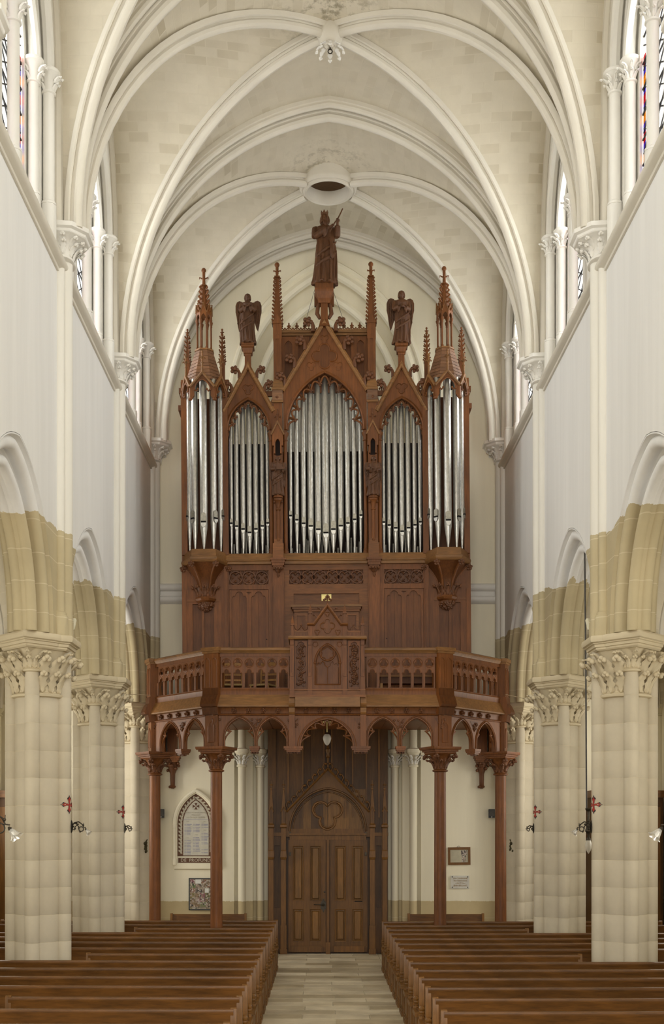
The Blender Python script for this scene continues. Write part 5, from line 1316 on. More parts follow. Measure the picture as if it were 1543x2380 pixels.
# ================================================================ STATUES (carved oak figures, one continuous body each)
def figure(parent, base, h, rz=0, arms=(), lean_=0, turn=0, folds=9, seed=1, sway=.02, hair=1.0, beard=False, wide=1.0, head_tilt=0., voxel=.0056, name='body'):
    # robed standing figure facing -y, height h (head included); arms: list of (shoulder side, elbow, hand) in units of h
    rg = random.Random(seed); mb = MB(); R = Matrix.Rotation(rz, 3, 'Z')
    prof = [(0.0, .150, .115), (.03, .152, .118), (.10, .140, .108), (.22, .130, .100), (.34, .128, .098), (.45, .128, .096), (.54, .122, .090), (.60, .112, .082), (.66, .116, .082), (.72, .128, .084), (.775, .132, .078), (.805, .110, .066), (.825, .062, .050), (.84, .040, .042), (.865, .036, .040)]
    n = 48; rings = []; ph = rg.random()*6
    for z, rx, ry in prof:
        ring = []
        for i in range(n):
            a = 2*pi*i/n
            fold = 1+(.11 if z < .56 else .03 if z < .74 else .0)*sin(folds*a+ph+2.2*z*3.1+.9*sin(3*a))*(1-.4*z)+(.05 if z < .5 else 0)*sin((folds*2+1)*a+ph*2-5*z)*.5
            ring.append(((rx*wide*fold)*cos(a)+sway*sin(pi*z), ry*fold*sin(a), z))
        rings.append(ring)
    mb.loft(rings)
    # mantle thrown across the body: a few oblique folds and long falling ones
    for j in range(2):
        pts = []
        for q in range(11):
            t = q/10; a = pi*1.06+pi*.88*t; z = .36-.13*j+(.26-.02*j)*t**1.3
            pts.append((.131*wide*cos(a)+sway*sin(pi*z), .110*sin(a), z))
        mb.tube(pts, [.006+.020*sin(pi*q/10) for q in range(11)], 6)
    for j in range(6):
        a = pi*1.12+pi*.76*(j+.3*rg.random())/5; z1 = .30+.22*rg.random()
        pts = [(.138*wide*cos(a+.10*(1-q/6))*(1.04-.12*z)+sway*sin(pi*z), .112*sin(a), z) for q, z in ((q, .03+(z1-.03)*q/6) for q in range(7))]
        mb.tube(pts, [.016, .016, .015, .013, .011, .008, .004], 6)
    hx = sway*.2; hz = .925
    HT = Matrix.Rotation(head_tilt, 3, 'X') @ Matrix.Rotation(turn, 3, 'Z')
    def H(p): q = HT @ Vector(p); return (hx+q.x, q.y-.006, hz+q.z)
    mb.tube([(hx*.8, .004, .80), H((0, .006, -.05))], [.045, .036], 12)
    rings = []
    for t, rx, ry, oy in ((-.066, .020, .022, -.012), (-.058, .030, .034, -.010), (-.040, .040, .046, -.006), (-.015, .045, .052, -.002), (.010, .046, .055, 0), (.035, .044, .054, .003), (.055, .033, .042, .004), (.066, .014, .018, .004)):
        rings.append([H((rx*cos(2*pi*i/20), oy+ry*sin(2*pi*i/20), t)) for i in range(20)])
    mb.loft(rings)
    mb.tube([H((0, -.050, .016)), H((0, -.060, -.006)), H((0, -.066, -.016)), H((0, -.052, -.022))], [.006, .008, .010, .006], 6)     # nose
    for e in (-1, 1):
        mb.blob(H((e*.018, -.050, .020)), .014, .006, .005, 7, 4)      # brow
        mb.blob(H((e*.018, -.046, .008)), .009, .007, .006, 7, 4)      # eye
        mb.blob(H((e*.022, -.036, -.018)), .016, .014, .014, 7, 4)     # cheek
        mb.blob(H((e*.047, .004, -.004)), .007, .012, .016, 6, 4)      # ear
    mb.blob(H((0, -.050, -.036)), .014, .006, .005, 7, 4); mb.blob(H((0, -.042, -.056)), .015, .013, .012, 7, 4)
    if beard:
        for q in range(7): mb.blob(H((-.026+.0087*q, -.030-.012*sin(pi*q/6), -.062-.030*sin(pi*q/6))), .014, .016, .026, 6, 4)
    # hair: locks falling from a centre parting to the neck
    mb.blob(H((0, .012, .022)), .052, .056, .050, 14, 8)
    for e in (-1, 1):
        for q in range(6):
            a = -.5+q*.42; x, y = e*.050*cos(a*.7), .050*sin(a)+.004
            mb.tube([H((x*.8, y*.8, .045)), H((x, y, .01)), H((x*1.12, y*1.08, -.03)), H((x*1.08, y*1.1, -.062*hair))], [.012, .015, .016, .011], 6)
    for sx, el, hd in arms:
        sh = Vector((sx*.118*wide, .0, .770)); el = Vector(el); hd = Vector(hd)
        mb.tube([sh+Vector((-sx*.03, 0, .012)), sh, sh.lerp(el, .5), el], [.040, .046, .044, .040], 12)
        mb.tube([el+Vector((0, .004, .004)), el.lerp(hd, .35), el.lerp(hd, .75)], [.042, .043, .040], 12)     # sleeve
        mb.tube([el.lerp(hd, .55), hd], [.022, .017], 10)
        # hanging cuff
        mb.tube([el.lerp(hd, .72), el.lerp(hd, .68)+Vector((0, .0, -.05)), el.lerp(hd, .60)+Vector((0, .004, -.085))], [.034, .026, .012], 8)
        d = (hd-el).normalized(); up = Vector((0, -1, .3)); sd = d.cross(up).normalized()
        mb.blob(hd+d*.018, .019, .015, .019, 8, 5)
        for q in range(4):
            o = sd*(-.015+.010*q); L = (.030, .036, .034, .026)[q]
            mb.tube([hd+d*.025+o, hd+d*(.025+L*.6)+o+Vector((0, -.004, 0)), hd+d*(.025+L)+o+Vector((0, .004, -.012))], [.0065, .006, .005], 6)
        mb.tube([hd+sd*.018, hd+sd*.027+d*.018+Vector((0, -.008, 0)), hd+sd*.022+d*.034+Vector((0, -.010, 0))], [.0075, .0065, .005], 6)
    for e in (-1, 1): mb.blob((e*.055+.0, -.125, .012), .030, .055, .022, 8, 5)      # feet under the hem
    b = Vector(base)
    o = MB(); o.v = [tuple(b+R @ (Vector(v)*h)) for v in mb.v]; o.f = mb.f
    ob = o.build(name, 'statue', parent, 0)
    m = ob.modifiers.new('skin', 'REMESH'); m.mode = 'VOXEL'; m.voxel_size = voxel*h; m.use_smooth_shade = True
    sm = ob.modifiers.new('soften', 'SMOOTH'); sm.factor = .3; sm.iterations = 1
    return ob, (lambda p: tuple(b+R @ (Vector(p)*h)))
def wings(parent, T, spread, z0, z1, w, yo=.085, label=None):
    # feathered wings folded behind the figure: a shaped blade with rows of raised feathers
    for e in (-1, 1):
        P = []
        zt = z0; zb_ = z1
        edge = [(.045, .70), (.060, .80), (.10, zt-.02), (.145, zt), (.185, zt-.025), (.205, zt-.09), (.205, zt-.22), (.190, (zt+zb_)/2), (.170, zb_+.12), (.150, zb_), (.125, zb_+.05), (.105, zb_+.14), (.085, .50), (.06, .60)]
        edge = [(e*(x*spread), z) for x, z in edge]
        k = MB().plate(edge, [], yo, yo+.030, lambda u, v, w_: T((u, w_+abs(u)*.12, v))); o = k.build('wing', 'statue', parent, 0)
        k = MB()
        for r in range(5):
            for q in range(4):
                x = e*(.085+.028*q)*spread; zz = zt-.08-.075*r-(.02*q)
                if zz < zb_+.12: continue
                k.blob(T((x, yo+abs(x)*.12-.002, zz)), .0, ) if False else k.tube([T((x, yo+abs(x)*.12-.002, zz+.03)), T((x, yo+abs(x)*.12-.005, zz)), T((x-e*.004, yo+abs(x)*.12-.002, zz-.035))], [.006*w, .012*w, .004*w], 5)
        k.build('feathers', 'statue', o, 60)
def S_at(px, py, Y): return PXX(px, Y), PZZ(py, Y)
# the crowned king on the centre gable
kz = Z(676); kx = lean(XO, kz)
king = thing('king_statue', (kx, YC, kz), 'carved wooden statue of a crowned bearded king holding a long pipe, on the topmost pedestal', 'statue')
MB().box(kx-.185, kx+.185, YC-.15, YC+.15, kz, kz+.105).build('plinth', 'oak', king, 0)
b, T = figure(king, (kx+.01, YC-.01, kz+.10), 1.46, .10, [(-1, (-.150, -.085, .630), (.065, -.165, .745)), (1, (.170, -.06, .660), (.165, -.13, .830))], folds=8, seed=3, sway=.016, beard=True, turn=.25, head_tilt=-.12, wide=1.14)
k = MB()
for i in range(7):                            # crown
    a = 2*pi*i/7; c, s_ = cos(a), sin(a); c2, s2 = cos(a+pi/7), sin(a+pi/7); c3, s3 = cos(a-pi/7), sin(a-pi/7)
    hz, rr = .972, .050
    k.add([T((rr*c3, rr*s3*1.1, hz)), T((rr*c2, rr*s2*1.1, hz)), T((rr*1.06*c2, rr*1.1*s2, hz+.022)), T((rr*1.14*c, rr*1.22*s_, hz+.062)), T((rr*1.06*c3, rr*1.1*s3, hz+.022)),
           T((rr*.86*c3, rr*.95*s3, hz)), T((rr*.86*c2, rr*.95*s2, hz)), T((rr*.94*c2, rr*.98*s2, hz+.022)), T((rr*1.02*c, rr*1.1*s_, hz+.058)), T((rr*.94*c3, rr*.98*s3, hz+.022))],
          [(0, 1, 2, 3, 4), (9, 8, 7, 6, 5), (1, 6, 7, 2), (2, 7, 8, 3), (3, 8, 9, 4), (4, 9, 5, 0), (0, 5, 6, 1)])
k.build('crown', 'statue', king, 0)
MB().tube([T((.050, -.185, .655)), T((.12, -.18, .79)), T((.165, -.165, .855)), T((.20, -.15, .93)), T((.235, -.14, 1.01))], [.010, .014, .014, .013, .012], 8).build('long_pipe', 'statue', king, 60)
MB().tube([T((.07, -.10, .62)), T((.09, -.125, .5)), T((.085, -.13, .36)), T((.10, -.12, .33))], [.03, .04, .032, .02], 8).build('hanging_drapery', 'statue', king, 60)
# the two angels on the side gables
for s, px, ytop, lab, sd in ((-1, 578, 683, 'carved wooden winged angel clasping a round instrument, on the left side gable', 5), (1, 932, 676, 'carved wooden winged angel holding an open book, on the right side gable', 9)):
    z0 = Z(806); x0 = lean(XO+s*178*SO, z0)
    a = thing('angel_statue', (x0, YC-.01, z0), lab, 'statue', 'angels on the side gables')
    MB().box(x0-.125, x0+.125, YC-.12, YC+.10, z0, z0+.045).build('plinth', 'oak', a, 0)
    arms = [(-1, (-.145, -.06, .625), (.0, -.140, .700)), (1, (.145, -.06, .625), (.03, -.135, .715))] if s < 0 else [(-1, (-.145, -.06, .620), (-.02, -.155, .650)), (1, (.145, -.06, .615), (.035, -.155, .635))]
    b, T = figure(a, (x0, YC-.02, z0+.04), Z(ytop)-z0-.04, .05*s, arms, folds=7+s, seed=sd, sway=.02*s, wide=1.10)
    wings(a, T, 1.25, .90, .30, 1.3)
    if s > 0:
        k = MB(); k.loft([[T((-.075, -.17, .655)), T((0, -.155, .640)), T((.075, -.17, .655)), T((.075, -.185, .720)), T((0, -.17, .705)), T((-.075, -.185, .720))], [T((-.07, -.155, .650)), T((0, -.14, .635)), T((.07, -.155, .650)), T((.07, -.17, .715)), T((0, -.155, .700)), T((-.07, -.17, .715))]]); k.build('open_book', 'statue', a, 0)
    else:
        k = MB(); k.blob(T((.005, -.13, .735)), .09, .05, .045, 10, 6); k.build('round_instrument', 'statue', a)
# two small angel musicians on brackets beside the centre field
for s, lab in ((-1, 'small carved angel playing a triangular psaltery, on the bracket left of the tallest pipes'), (1, 'small carved angel blowing a long trumpet, on the bracket right of the tallest pipes')):
    z0 = Z(1162); x0 = lean(XO+s*110*SO, z0)
    a = thing('angel_musician', (x0, YC-.14, z0), lab, 'statue', 'small angel musicians')
    MB().lathe([(.095, 0), (.10, .02), (.09, .045)], (x0, YC-.145, z0), 12).build('plinth', 'oak', a)
    arms = [(-1, (-.165, -.04, .640), (.0, -.140, .655)), (1, (.17, -.05, .62), (.10, -.135, .615))] if s < 0 else [(-1, (-.165, -.05, .650), (-.03, -.150, .650)), (1, (.17, -.05, .64), (.06, -.13, .60))]
    b, T = figure(a, (x0, YC-.15, z0+.04), Z(1064)-z0-.04, 0, arms, folds=8, seed=20+s, sway=.018*s, wide=1.05, hair=.55, voxel=.0072)
    wings(a, T, 1.08, .87, .24, 1.2, .09)
    if s < 0:
        k = MB(); k.plate([(-.02, .80), (.175, .615), (-.03, .605)], [], -.19, -.165, lambda u, v, w: T((u, w, v))); k.build('psaltery', 'statue', a, 0)
    else:
        k = MB(); k.lathe([(.010, 0), (.011, .20), (.016, .27), (.030, .33), (.048, .355), (.040, .35)], n=12, T=lambda x, y, zz: T((.0+x-zz*.22, -.09-zz*.30+y, .875-zz))); k.build('trumpet', 'statue', a)
# stay wires of the statues
for (p0, p1, lab) in (((kx-.12, YC+.1, Z(640)), (lean(XO-.45, 13), YC+.15, Z(766)), 'thin stay wire left of the king statue'), ((kx+.12, YC+.1, Z(650)), (lean(XO+.48, 13), YC+.15, Z(766)), 'thin stay wire right of the king statue')):
    tag(MB().tube([p0, p1], .004, 4).build('stay_wire', 'cable', None, 0, origin=p0), lab, 'wire')
# ================================================================ WEST DOOR (oak porch front)
YD = 26.52; SD = YD/F; XD = PXX(762, YD)
dr = struct('door_1', (XD, YD, 0))
def dz(y): return PZZ(y, YD)
def db(mb, d0, d1, yt, yb, w0, w1): return mb.box(XD+d0*SD, XD+d1*SD, YD+w0, YD+w1, dz(yb) if yb < 2216 else 0, dz(yt))
def dv(P): return [(XD+d*SD, dz(y)) for d, y in P]
def dp(mb, outer, holes, w0, w1): return mb.plate(dv(outer), [dv(h) for h in holes], w0, w1, lambda u, v, w: (u, YD+w, v))
def dt(mb, P, r, w=-.01, closed=False): return mb.tube([(x, YD+w, zz) for x, zz in dv(P)], r, 6, closed)
k = MB(); db(k, -140, 140, 1690, 2217, .12, .60); k.build('porch_body', 'doord', dr, 0)
for i, (d0, d1) in enumerate(((-139, -121), (-120, -93), (-92, -59), (-58, -41), (-40, -9), (9, 40), (41, 57), (58, 89), (90, 119), (120, 139))):
    k = MB(); db(k, d0, d1, 1692, 1945, .085+.02*(i % 2), .13); k.build('board', 'doord', dr, 0)
for d in (-92.5, -58.5, -9, 9, 41, 57.5, 89.5, 119): k = MB(); db(k, d-1.6, d+1.6, 1692, 1900, .055, .1); k.build('batten', 'door', dr, 0)
for e in (-1, 1):
    k = MB(); db(k, min(e*88, e*140), max(e*88, e*140), 1935, 1943, .02, .13); k.build('side_rail', 'door', dr, 0)
    k = MB(); dp(k, [(e*108, 1943), (e*128, 1943), (e*128, 2216), (e*108, 2216)], [[(e*112, 1965), (e*124, 1965), (e*124, 2110), (e*112, 2110)]], .06, .13); k.build('side_panel', 'doord', dr, 0)
    for d, y0, fw in ((103, 1813, .02), (132, 1815, .06)):      # pinnacled buttresses
        x = XD+e*d*SD; k = MB(); r = .052
        k.box(x-r*1.25, x+r*1.25, YD+fw-.10, YD+fw+.06, 0, dz(2150)); k.box(x-r*1.45, x+r*1.45, YD+fw-.12, YD+fw+.06, 0, dz(2205))
        k.box(x-r, x+r, YD+fw-.08, YD+fw+.06, dz(2150), dz(1925))
        k.loft([[(x+a, YD+fw+b, zz) for a, b in ((-w_, -w_-.03), (w_, -w_-.03), (w_, .05), (-w_, .05))] for w_, zz in ((.055, dz(1924)), (.075, dz(1922)), (.07, dz(1917)), (.045, dz(1914)))])
        k.box(x-.042, x+.042, YD+fw-.07, YD+fw+.03, dz(1915), dz(1880))
        k.loft([[(x+a*w_, YD+fw-.02+b*w_, zz) for a, b in ((-1, -1), (1, -1), (1, 1), (-1, 1))] for w_, zz in ((.046, dz(1880)), (.010, dz(1836)), (.022, dz(1835)), (.02, dz(1832)), (.008, dz(1831)), (.007, dz(y0)))])
        k.loft([[(x+a, YD+fw+b, zz) for a, b in ((-w_, -w_-.05), (w_, -w_-.05), (w_, .02), (-w_, .02))] for w_, zz in ((.05, dz(1998)), (.07, dz(1992)), (.06, dz(1978)), (.05, dz(1975)))])
        k.tube([(x-.035, YD+fw-.02, dz(1824)), (x+.035, YD+fw-.02, dz(1824))], .010, 5)
        o = k.build('buttress', 'door', dr, 0)
        k = MB(); dp(k, [(e*d-2.4, 1912), (e*d-2.4, 1888), (e*d, 1884), (e*d+2.4, 1888), (e*d+2.4, 1912)], [], fw-.075, fw-.06); k.build('buttress_panel', 'doord', o, 0)
        k = MB(); dt(k, [(e*d-6, 1886), (e*d, 1875), (e*d+6, 1886)], .014, fw-.08); k.build('buttress_gablet', 'door', o, 0)
P = archp(89, 100, 1932, 16)
k = MB(); dp(k, [(-98, 1945), (-98, 1884), (0, 1783), (98, 1884), (98, 1945), (89, 1945)]+list(reversed(P))+[(-89, 1945)], [], .0, .12); g = k.build('gable', 'door', dr, 0)
MB().sweep([(x, YD, zz) for x, zz in dv([(-98, 1885), (0, 1783), (98, 1885)])], (0, -1, 0), [(0, 0), (0, .05), (.025, .065), (.045, .04), (.045, 0)], flip=1).build('gable_moulding', 'door', g, 20)
k = MB(); dt(k, P, .022, .0); dt(k, archp(82, 92, 1932, 16), .016, .06); k.build('arch_moulding', 'door', g, 60)
k = MB(); dt(k, [(0, 1783), (0, 1738)], .022, -.0); k.lathe([(.02, dz(1762)), (.045, dz(1759)), (.03, dz(1752)), (.05, dz(1746)), (.055, dz(1742)), (.03, dz(1740)), (.015, dz(1728))], (XD, YD, 0), 10); k.build('finial', 'door', g, 50)
for e in (-1, 1):
    for i in range(8):
        d, y = 93-i*12.2, 1876-i*12.7
        k = MB(); dt(k, [(e*d, y+4), (e*(d+4), y-5), (e*(d+1), y-12), (e*(d-4), y-13)], .018, -.01); k.blob((XD+e*(d-3)*SD, YD-.02, dz(y-12)), .026, n=7, m=5); k.build('crocket', 'door', g, 60)
for d0, d1 in ((-88, -44), (-43.6, -.6), (.6, 43.6), (44, 88)):        # tympanum boards
    k = MB(); db(k, d0, d1, 1834, 1938, .09 if d0 < 0 else .075, .13); k.build('tympanum_board', 'doorl', dr, 0)
t = foilp(3, 37, -1, 1891, -pi/2, 9, 18.5)
k = MB(); dt(k, t, .026, .055, True); dt(k, offs(t, .88, (-1, 1891)), .013, .06, True); k.build('trefoil_moulding', 'door', dr, 60)
k = MB(); db(k, -90, 90, 1937, 1941, -.03, .13); db(k, -89, 89, 1941, 1952, .02, .13); db(k, -90, 90, 1926, 1937, .05, .13); k.build('transom', 'door', dr, 0)
for sg, nm in ((-1, 'left'), (1, 'right')):
    fr_ = MB(); A = [(sg*5, 1952), (sg*92, 1952), (sg*92, 2213), (sg*5, 2213)]
    hs = []
    for a_, b_ in ((16, 42), (56, 82)):
        for y0, y1 in ((1966, 2094), (2113, 2189)): hs.append([(sg*a_, y0), (sg*b_, y0), (sg*b_, y1), (sg*a_, y1)])
    dp(fr_, A, hs, .03, .12); leafd = fr_.build('door_leaf', 'door', dr, 0)
    for h in hs:
        x0, x1 = sorted((h[0][0], h[1][0])); y0, y1 = h[0][1], h[2][1]
        k = MB(); r0 = dv([(x0, y1), (x1, y1), (x1, y0), (x0, y0)]); r1 = dv([(x0+4.5, y1-5), (x1-4.5, y1-5), (x1-4.5, y0+5), (x0+4.5, y0+5)]); r2 = dv([(x0+6, y1-6.5), (x1-6, y1-6.5), (x1-6, y0+6.5), (x0+6, y0+6.5)])
        k.loft([[(u, YD+w, v) for u, v in r] for r, w in ((r0, .12), (r0, .075), (r1, .07), (r2, .045))]); k.build('door_panel', 'doorl', leafd, 0)
        k = MB(); k.sweep([(u, YD+.03, v) for u, v in r0], (0, -1, 0), [(0, 0), (0, .012), (.014, .008), (.018, -.02)], closed=True, flip=-1); k.build('panel_moulding', 'door', leafd, 0)
    k = MB(); db(k, min(sg*14, sg*84), max(sg*14, sg*84), 2199, 2213, .0, .05); k.build('kick_rail', 'door', leafd, 0)
k = MB(); db(k, -3.5, 3.5, 1952, 2213, .0, .12); db(k, -5, 5, 2190, 2216, -.03, .12); db(k, -2, 2, 1960, 2188, -.02, .0); k.build('centre_post', 'door', dr, 0)
k = MB(); c = -10.5
dp(k, [(c-6.5, 2098), (c-3, 2094), (c, 2088), (c+3, 2094), (c+6.5, 2098), (c+5.5, 2105), (c+7, 2111), (c+3.5, 2114), (c, 2121), (c-3.5, 2114), (c-7, 2111), (c-5.5, 2105)], [], .012, .03); dt(k, [(c, 2103), (c-3, 2103), (c-22, 2102)], .012, -.03); k.blob((XD+c*SD, YD-.01, dz(2103)), .03, n=8, m=5); k.build('lock_plate', 'iron', dr, 0)
MB().lathe([(.004, 0), (.02, .001), (.02, .012), (.004, .016)], n=10, T=lambda a, b, cc: (XD-8*SD+a, YD+.03-cc, dz(2073)+b)).build('keyhole', 'iron', dr, 0)
k = MB(); db(k, 62, 80, 2093, 2096, .022, .035); k.build('letter_slot', 'slot', dr, 0)
k = MB()
for sg in (-1, 1):
    for y in (1938, 1985): db(k, sg*88-2, sg*88+2, y-4, y+4, -.02, .04)
k.build('hinge', 'iron', dr, 0)
# ================================================================ PEWS
def pew_end_mb(t=.062):
    mb = MB(); h = t/2
    st = [(-.035, .10), (-.035, .50), (-.045, .60), (-.040, .70), (-.030, .80), (-.022, .93), (-.012, .955), (.010, .965), (.035, .95), (.045, .92), (.045, .10)]
    def pr(P, a, b): mb.plate(P, [], a, b, lambda u, v, w: (w, u, v))
    pr(st, -h, h)
    mb.loft([[(x, y, z) for x, y in ((-h*1.25, -.055), (h*1.25, -.055), (h*1.25, .05), (-h*1.25, .05))] for z in (.90, .93)]) if False else None
    for z_, r in ((.585, .040), (.545, .034), (.515, .026)):          # carved knob half way up the stile
        mb.blob((0, -.055, z_), h*1.35, r, r, 8, 5)
    mb.tube([(0, -.045, .50), (0, -.06, .44)], [.03, .04], 8)
    pr([(-.42, .405), (-.42, .45), (-.40, .465), (-.03, .465), (-.03, .405)], -h*1.45, h*1.45)      # seat bearer that overhangs the leg
    pr([(-.37, .08), (-.37, .405), (-.02, .405), (.05, .08)], -h*.62, h*.62)
    for z0, z1, a in ((.0, .055, 1.15), (.055, .085, .9), (.11, .125, .95)):
        mb.box(-h*a, h*a, -.42 if z0 < .05 else -.39, .10 if z0 < .05 else .07, z0, z1)
    return mb
PEND = proto(pew_end_mb(), 'pew_end', 'pewe', 35)
def back_mb(L):
    P = [(-.014, .62), (-.018, .80), (-.026, .905), (-.034, .925), (-.026, .945), (.0, .952), (.024, .944), (.030, .925), (.022, .90), (.018, .62)]
    return MB().loft([[(x, a, b) for a, b in P] for x in (0, L)])
def lower_mb(L):
    return MB().loft([[(x, a, b) for a, b in ((-.012, .47), (-.012, .612), (.012, .612), (.012, .47))] for x in (0, L)])
def seat_mb(L):
    return MB().loft([[(x, a, b) for a, b in ((-.43, .455), (-.435, .475), (-.42, .488), (-.02, .478), (-.02, .455))] for x in (0, L)])
def shelf_mb(L):
    return MB().loft([[(x, a, b) for a, b in ((.02, .80), (.02, .818), (.17, .838), (.172, .82))] for x in (0, L)])
XIL, XIR = -1.02, 1.06
PARTS = {}
def pparts(L):
    if L not in PARTS: PARTS[L] = [(n, proto(f(L), n, 'pew', 50)) for n, f in (('backrest', back_mb), ('back_panel', lower_mb), ('seat', seat_mb), ('kneeler_shelf', shelf_mb))]
    return PARTS[L]
ORD = ('nearest', 'second', 'third', 'fourth', 'fifth', 'sixth', 'seventh', 'eighth', 'ninth', 'tenth', 'eleventh', 'twelfth', 'thirteenth', 'fourteenth', 'farthest')
def pew(side, y, short, i):
    xin = XIL if side < 0 else XIR; L = 2.47 if short else 5.35
    lab = '%s pew %s of the aisle, %s row from the camera%s' % ('shorter oak' if short else 'long brown oak', 'left' if side < 0 else 'right', ORD[i], ', ending at a pillar' if short else '')
    p = thing('pew', (xin+side*L/2, y, 0), lab, 'pew', 'pews left of the aisle' if side < 0 else 'pews right of the aisle')
    x0 = xin if side > 0 else xin-L
    rg = random.Random(i*7+side)
    for n, me in pparts(L): inst(me, n, p, (x0, y, rg.uniform(-.004, .004)))
    inst(PEND, 'pew_end', p, (xin, y, 0)); inst(PEND, 'pew_end', p, (xin+side*L, y, 0))
    if not short: inst(PEND, 'pew_end', p, (xin+side*2.7, y+.012, -.02), sc=(1, .9, .97))
for i in range(15):
    yl = 12.07+.893*(i-1); yr = 11.93+.884*(i-1)
    pew(-1, yl, i in (2, 7, 12), i); pew(1, yr, i in (2, 7, 12), i)
for x0, x1, lab in ((PXX(396, 26.3), PXX(573, 26.3), 'plain wall bench under the photo board'), (PXX(947, 26.3), PXX(1125, 26.3), 'plain wall bench under the marble plaque')):
    bn = thing('wall_bench', ((x0+x1)/2, 26.3, 0), lab+', against the west wall', 'bench', 'benches against the west wall')
    zt = PZZ(2125, 26.3)
    MB().loft([[(x, 26.32+a, b) for a, b in ((0, zt-.15), (-.0, zt-.01), (.015, zt), (.035, zt-.01), (.04, zt-.15))] for x in (x0+.04, x1-.04)]).build('backrest', 'pew', bn, 40)
    MB().box(x0+.04, x1-.04, 25.94, 26.32, .43, .46).build('seat', 'pew', bn, 0)
    for x in (x0, x1-.05):
        MB().box(x, x+.05, 26.28, 26.36, 0, zt+.02).build('leg', 'pewe', bn, 0); MB().box(x, x+.05, 25.96, 26.02, 0, .43).build('leg', 'pewe', bn, 0)
# ================================================================ ON THE WEST WALL
YWM = YW-.005
def wx(px): return PXX(px, YWM)
def wz(py): return PZZ(py, YWM)
# memorial tablet
xm = wx(455.5); hw = wx(488)-wx(423)
def wt_(u, v, w): return (u, YWM-w, v)
mt_ = thing('memorial_tablet', (xm, YWM, wz(2010)), 'gothic war memorial tablet of white marble with brown leaf mosaic border in a stone arch', 'memorial')
WT = lambda u, v, w: (xm+u, YWM-w, v)
s_ = YWM/F
zb, zs, za = wz(2008), wz(1915), wz(1845)
def arp(a, top, bot): return [(-a, bot)]+parch(a, top-zs, zs, 12)+[(a, bot)]
a1 = 43*s_; a2 = 29.5*s_
MB().plate(arp(a1, za, wz(1990)), [arp(a2, wz(1860), wz(1988))], .0, .012, WT).build('mosaic_border', 'brown', mt_, 0)
rg = random.Random(2); bp = arp((a1+a2)/2, (za+wz(1860))/2, wz(1985)); n = 0
Lc = [0]
for p, q in zip(bp, bp[1:]): Lc.append(Lc[-1]+math.dist(p, q))
def bat(d):
    for i in range(len(bp)-1):
        if Lc[i+1] >= d:
            f = (d-Lc[i])/(Lc[i+1]-Lc[i]); return (bp[i][0]+(bp[i+1][0]-bp[i][0])*f, bp[i][1]+(bp[i+1][1]-bp[i][1])*f), atan2(bp[i+1][1]-bp[i][1], bp[i+1][0]-bp[i][0])
    return bp[-1], 0
d = .05
LP = [(0, 0), (.012, .020), (.032, .024), (.052, .010), (.066, 0), (.052, -.010), (.032, -.024), (.012, -.020)]
lv = MB()
while d < Lc[-1]-.05:                         # inlaid leaves of the border
    (x, y), a = bat(d)
    for da in (.75, -.75, .75+pi, -.75+pi)[0:3]:
        c, sn = cos(a+da), sin(a+da); lv.plate([(x+(u*c-v*sn)*.92, y+(u*sn+v*c)*.92) for u, v in LP], [], .012, .015, WT)
    d += .085
o = lv.build('inlaid_leaves', 'leafwhite', mt_, 0); o['kind'] = 'stuff'
MB().plate(arp(a2, wz(1860), wz(1988)), [], .0, .016, WT).build('marble_slab', 'marble', mt_, 0)
MB().plate([(-41*s_, wz(2005)), (45*s_, wz(2005)), (45*s_, wz(1994)), (-41*s_, wz(1994))], [], .0, .014, WT).build('inscription_band', 'brown', mt_, 0)
def text(parent, body, x, z, size, m, w=.018, align='CENTER', sx=1.0, rot=0, name='inscription'):
    cu = bpy.data.curves.new(name, 'FONT'); cu.body = body; cu.size = size; cu.align_x = align; cu.align_y = 'CENTER'; cu.extrude = .0012; cu.resolution_u = 2
    cu.materials.append(M[m]); o = bpy.data.objects.new(name, cu); COL.objects.link(o); o.parent = parent
    p0 = wpos(parent); o.location = Vector((x, YWM-w, z))-p0; o.rotation_euler = (pi/2, -rot, 0); o.scale = (sx, 1, 1); return o
text(mt_, 'DE  PROFUNDIS', xm+.03, wz(1999.6), .105, 'leafwhite', .0155, sx=.98)
text(mt_, 'MORTS POUR LA FRANCE', xm, wz(1889), .042, 'faint'); text(mt_, 'PENDANT', xm, wz(1894.5), .042, 'faint'); text(mt_, 'LA GRANDE GUERRE', xm, wz(1900), .044, 'faint')
MB().box(xm-a2, xm+a2, YWM-.018, YWM-.016, wz(1904.8), wz(1904.2)).build('ruled_line', 'ink', mt_, 0)
arc = 'A LA MEMOIRE'
for i, ch in enumerate(arc): t = i/(len(arc)-1); text(mt_, ch, xm-.245+.155*t**1.5, wz(1897-26*t), .034, 'faint', rot=radians(78-28*t))
arc = 'DES ENFANTS'
for i, ch in enumerate(arc): t = i/(len(arc)-1); text(mt_, ch, xm+.09+.155*(1-(1-t)**1.5), wz(1871+26*t), .034, 'faint', rot=radians(-50-28*t))
k = MB(); zc = wz(1874)                        # patty cross in a ring
for i in range(4):
    a = pi/2*i; c, sn = cos(a), sin(a)
    k.plate([(u*c-v*sn, zc+u*sn+v*c) for u, v in ((.010, -.004), (.070, -.034), (.070, .034), (.010, .004))], [], .016, .020, WT)
k.build('patty_cross', 'brown', mt_, 0)
MB().plate(circ(.084, (0, zc), 24), [circ(.078, (0, zc), 24)], .016, .018, WT).build('cross_ring', 'faint', mt_, 0)
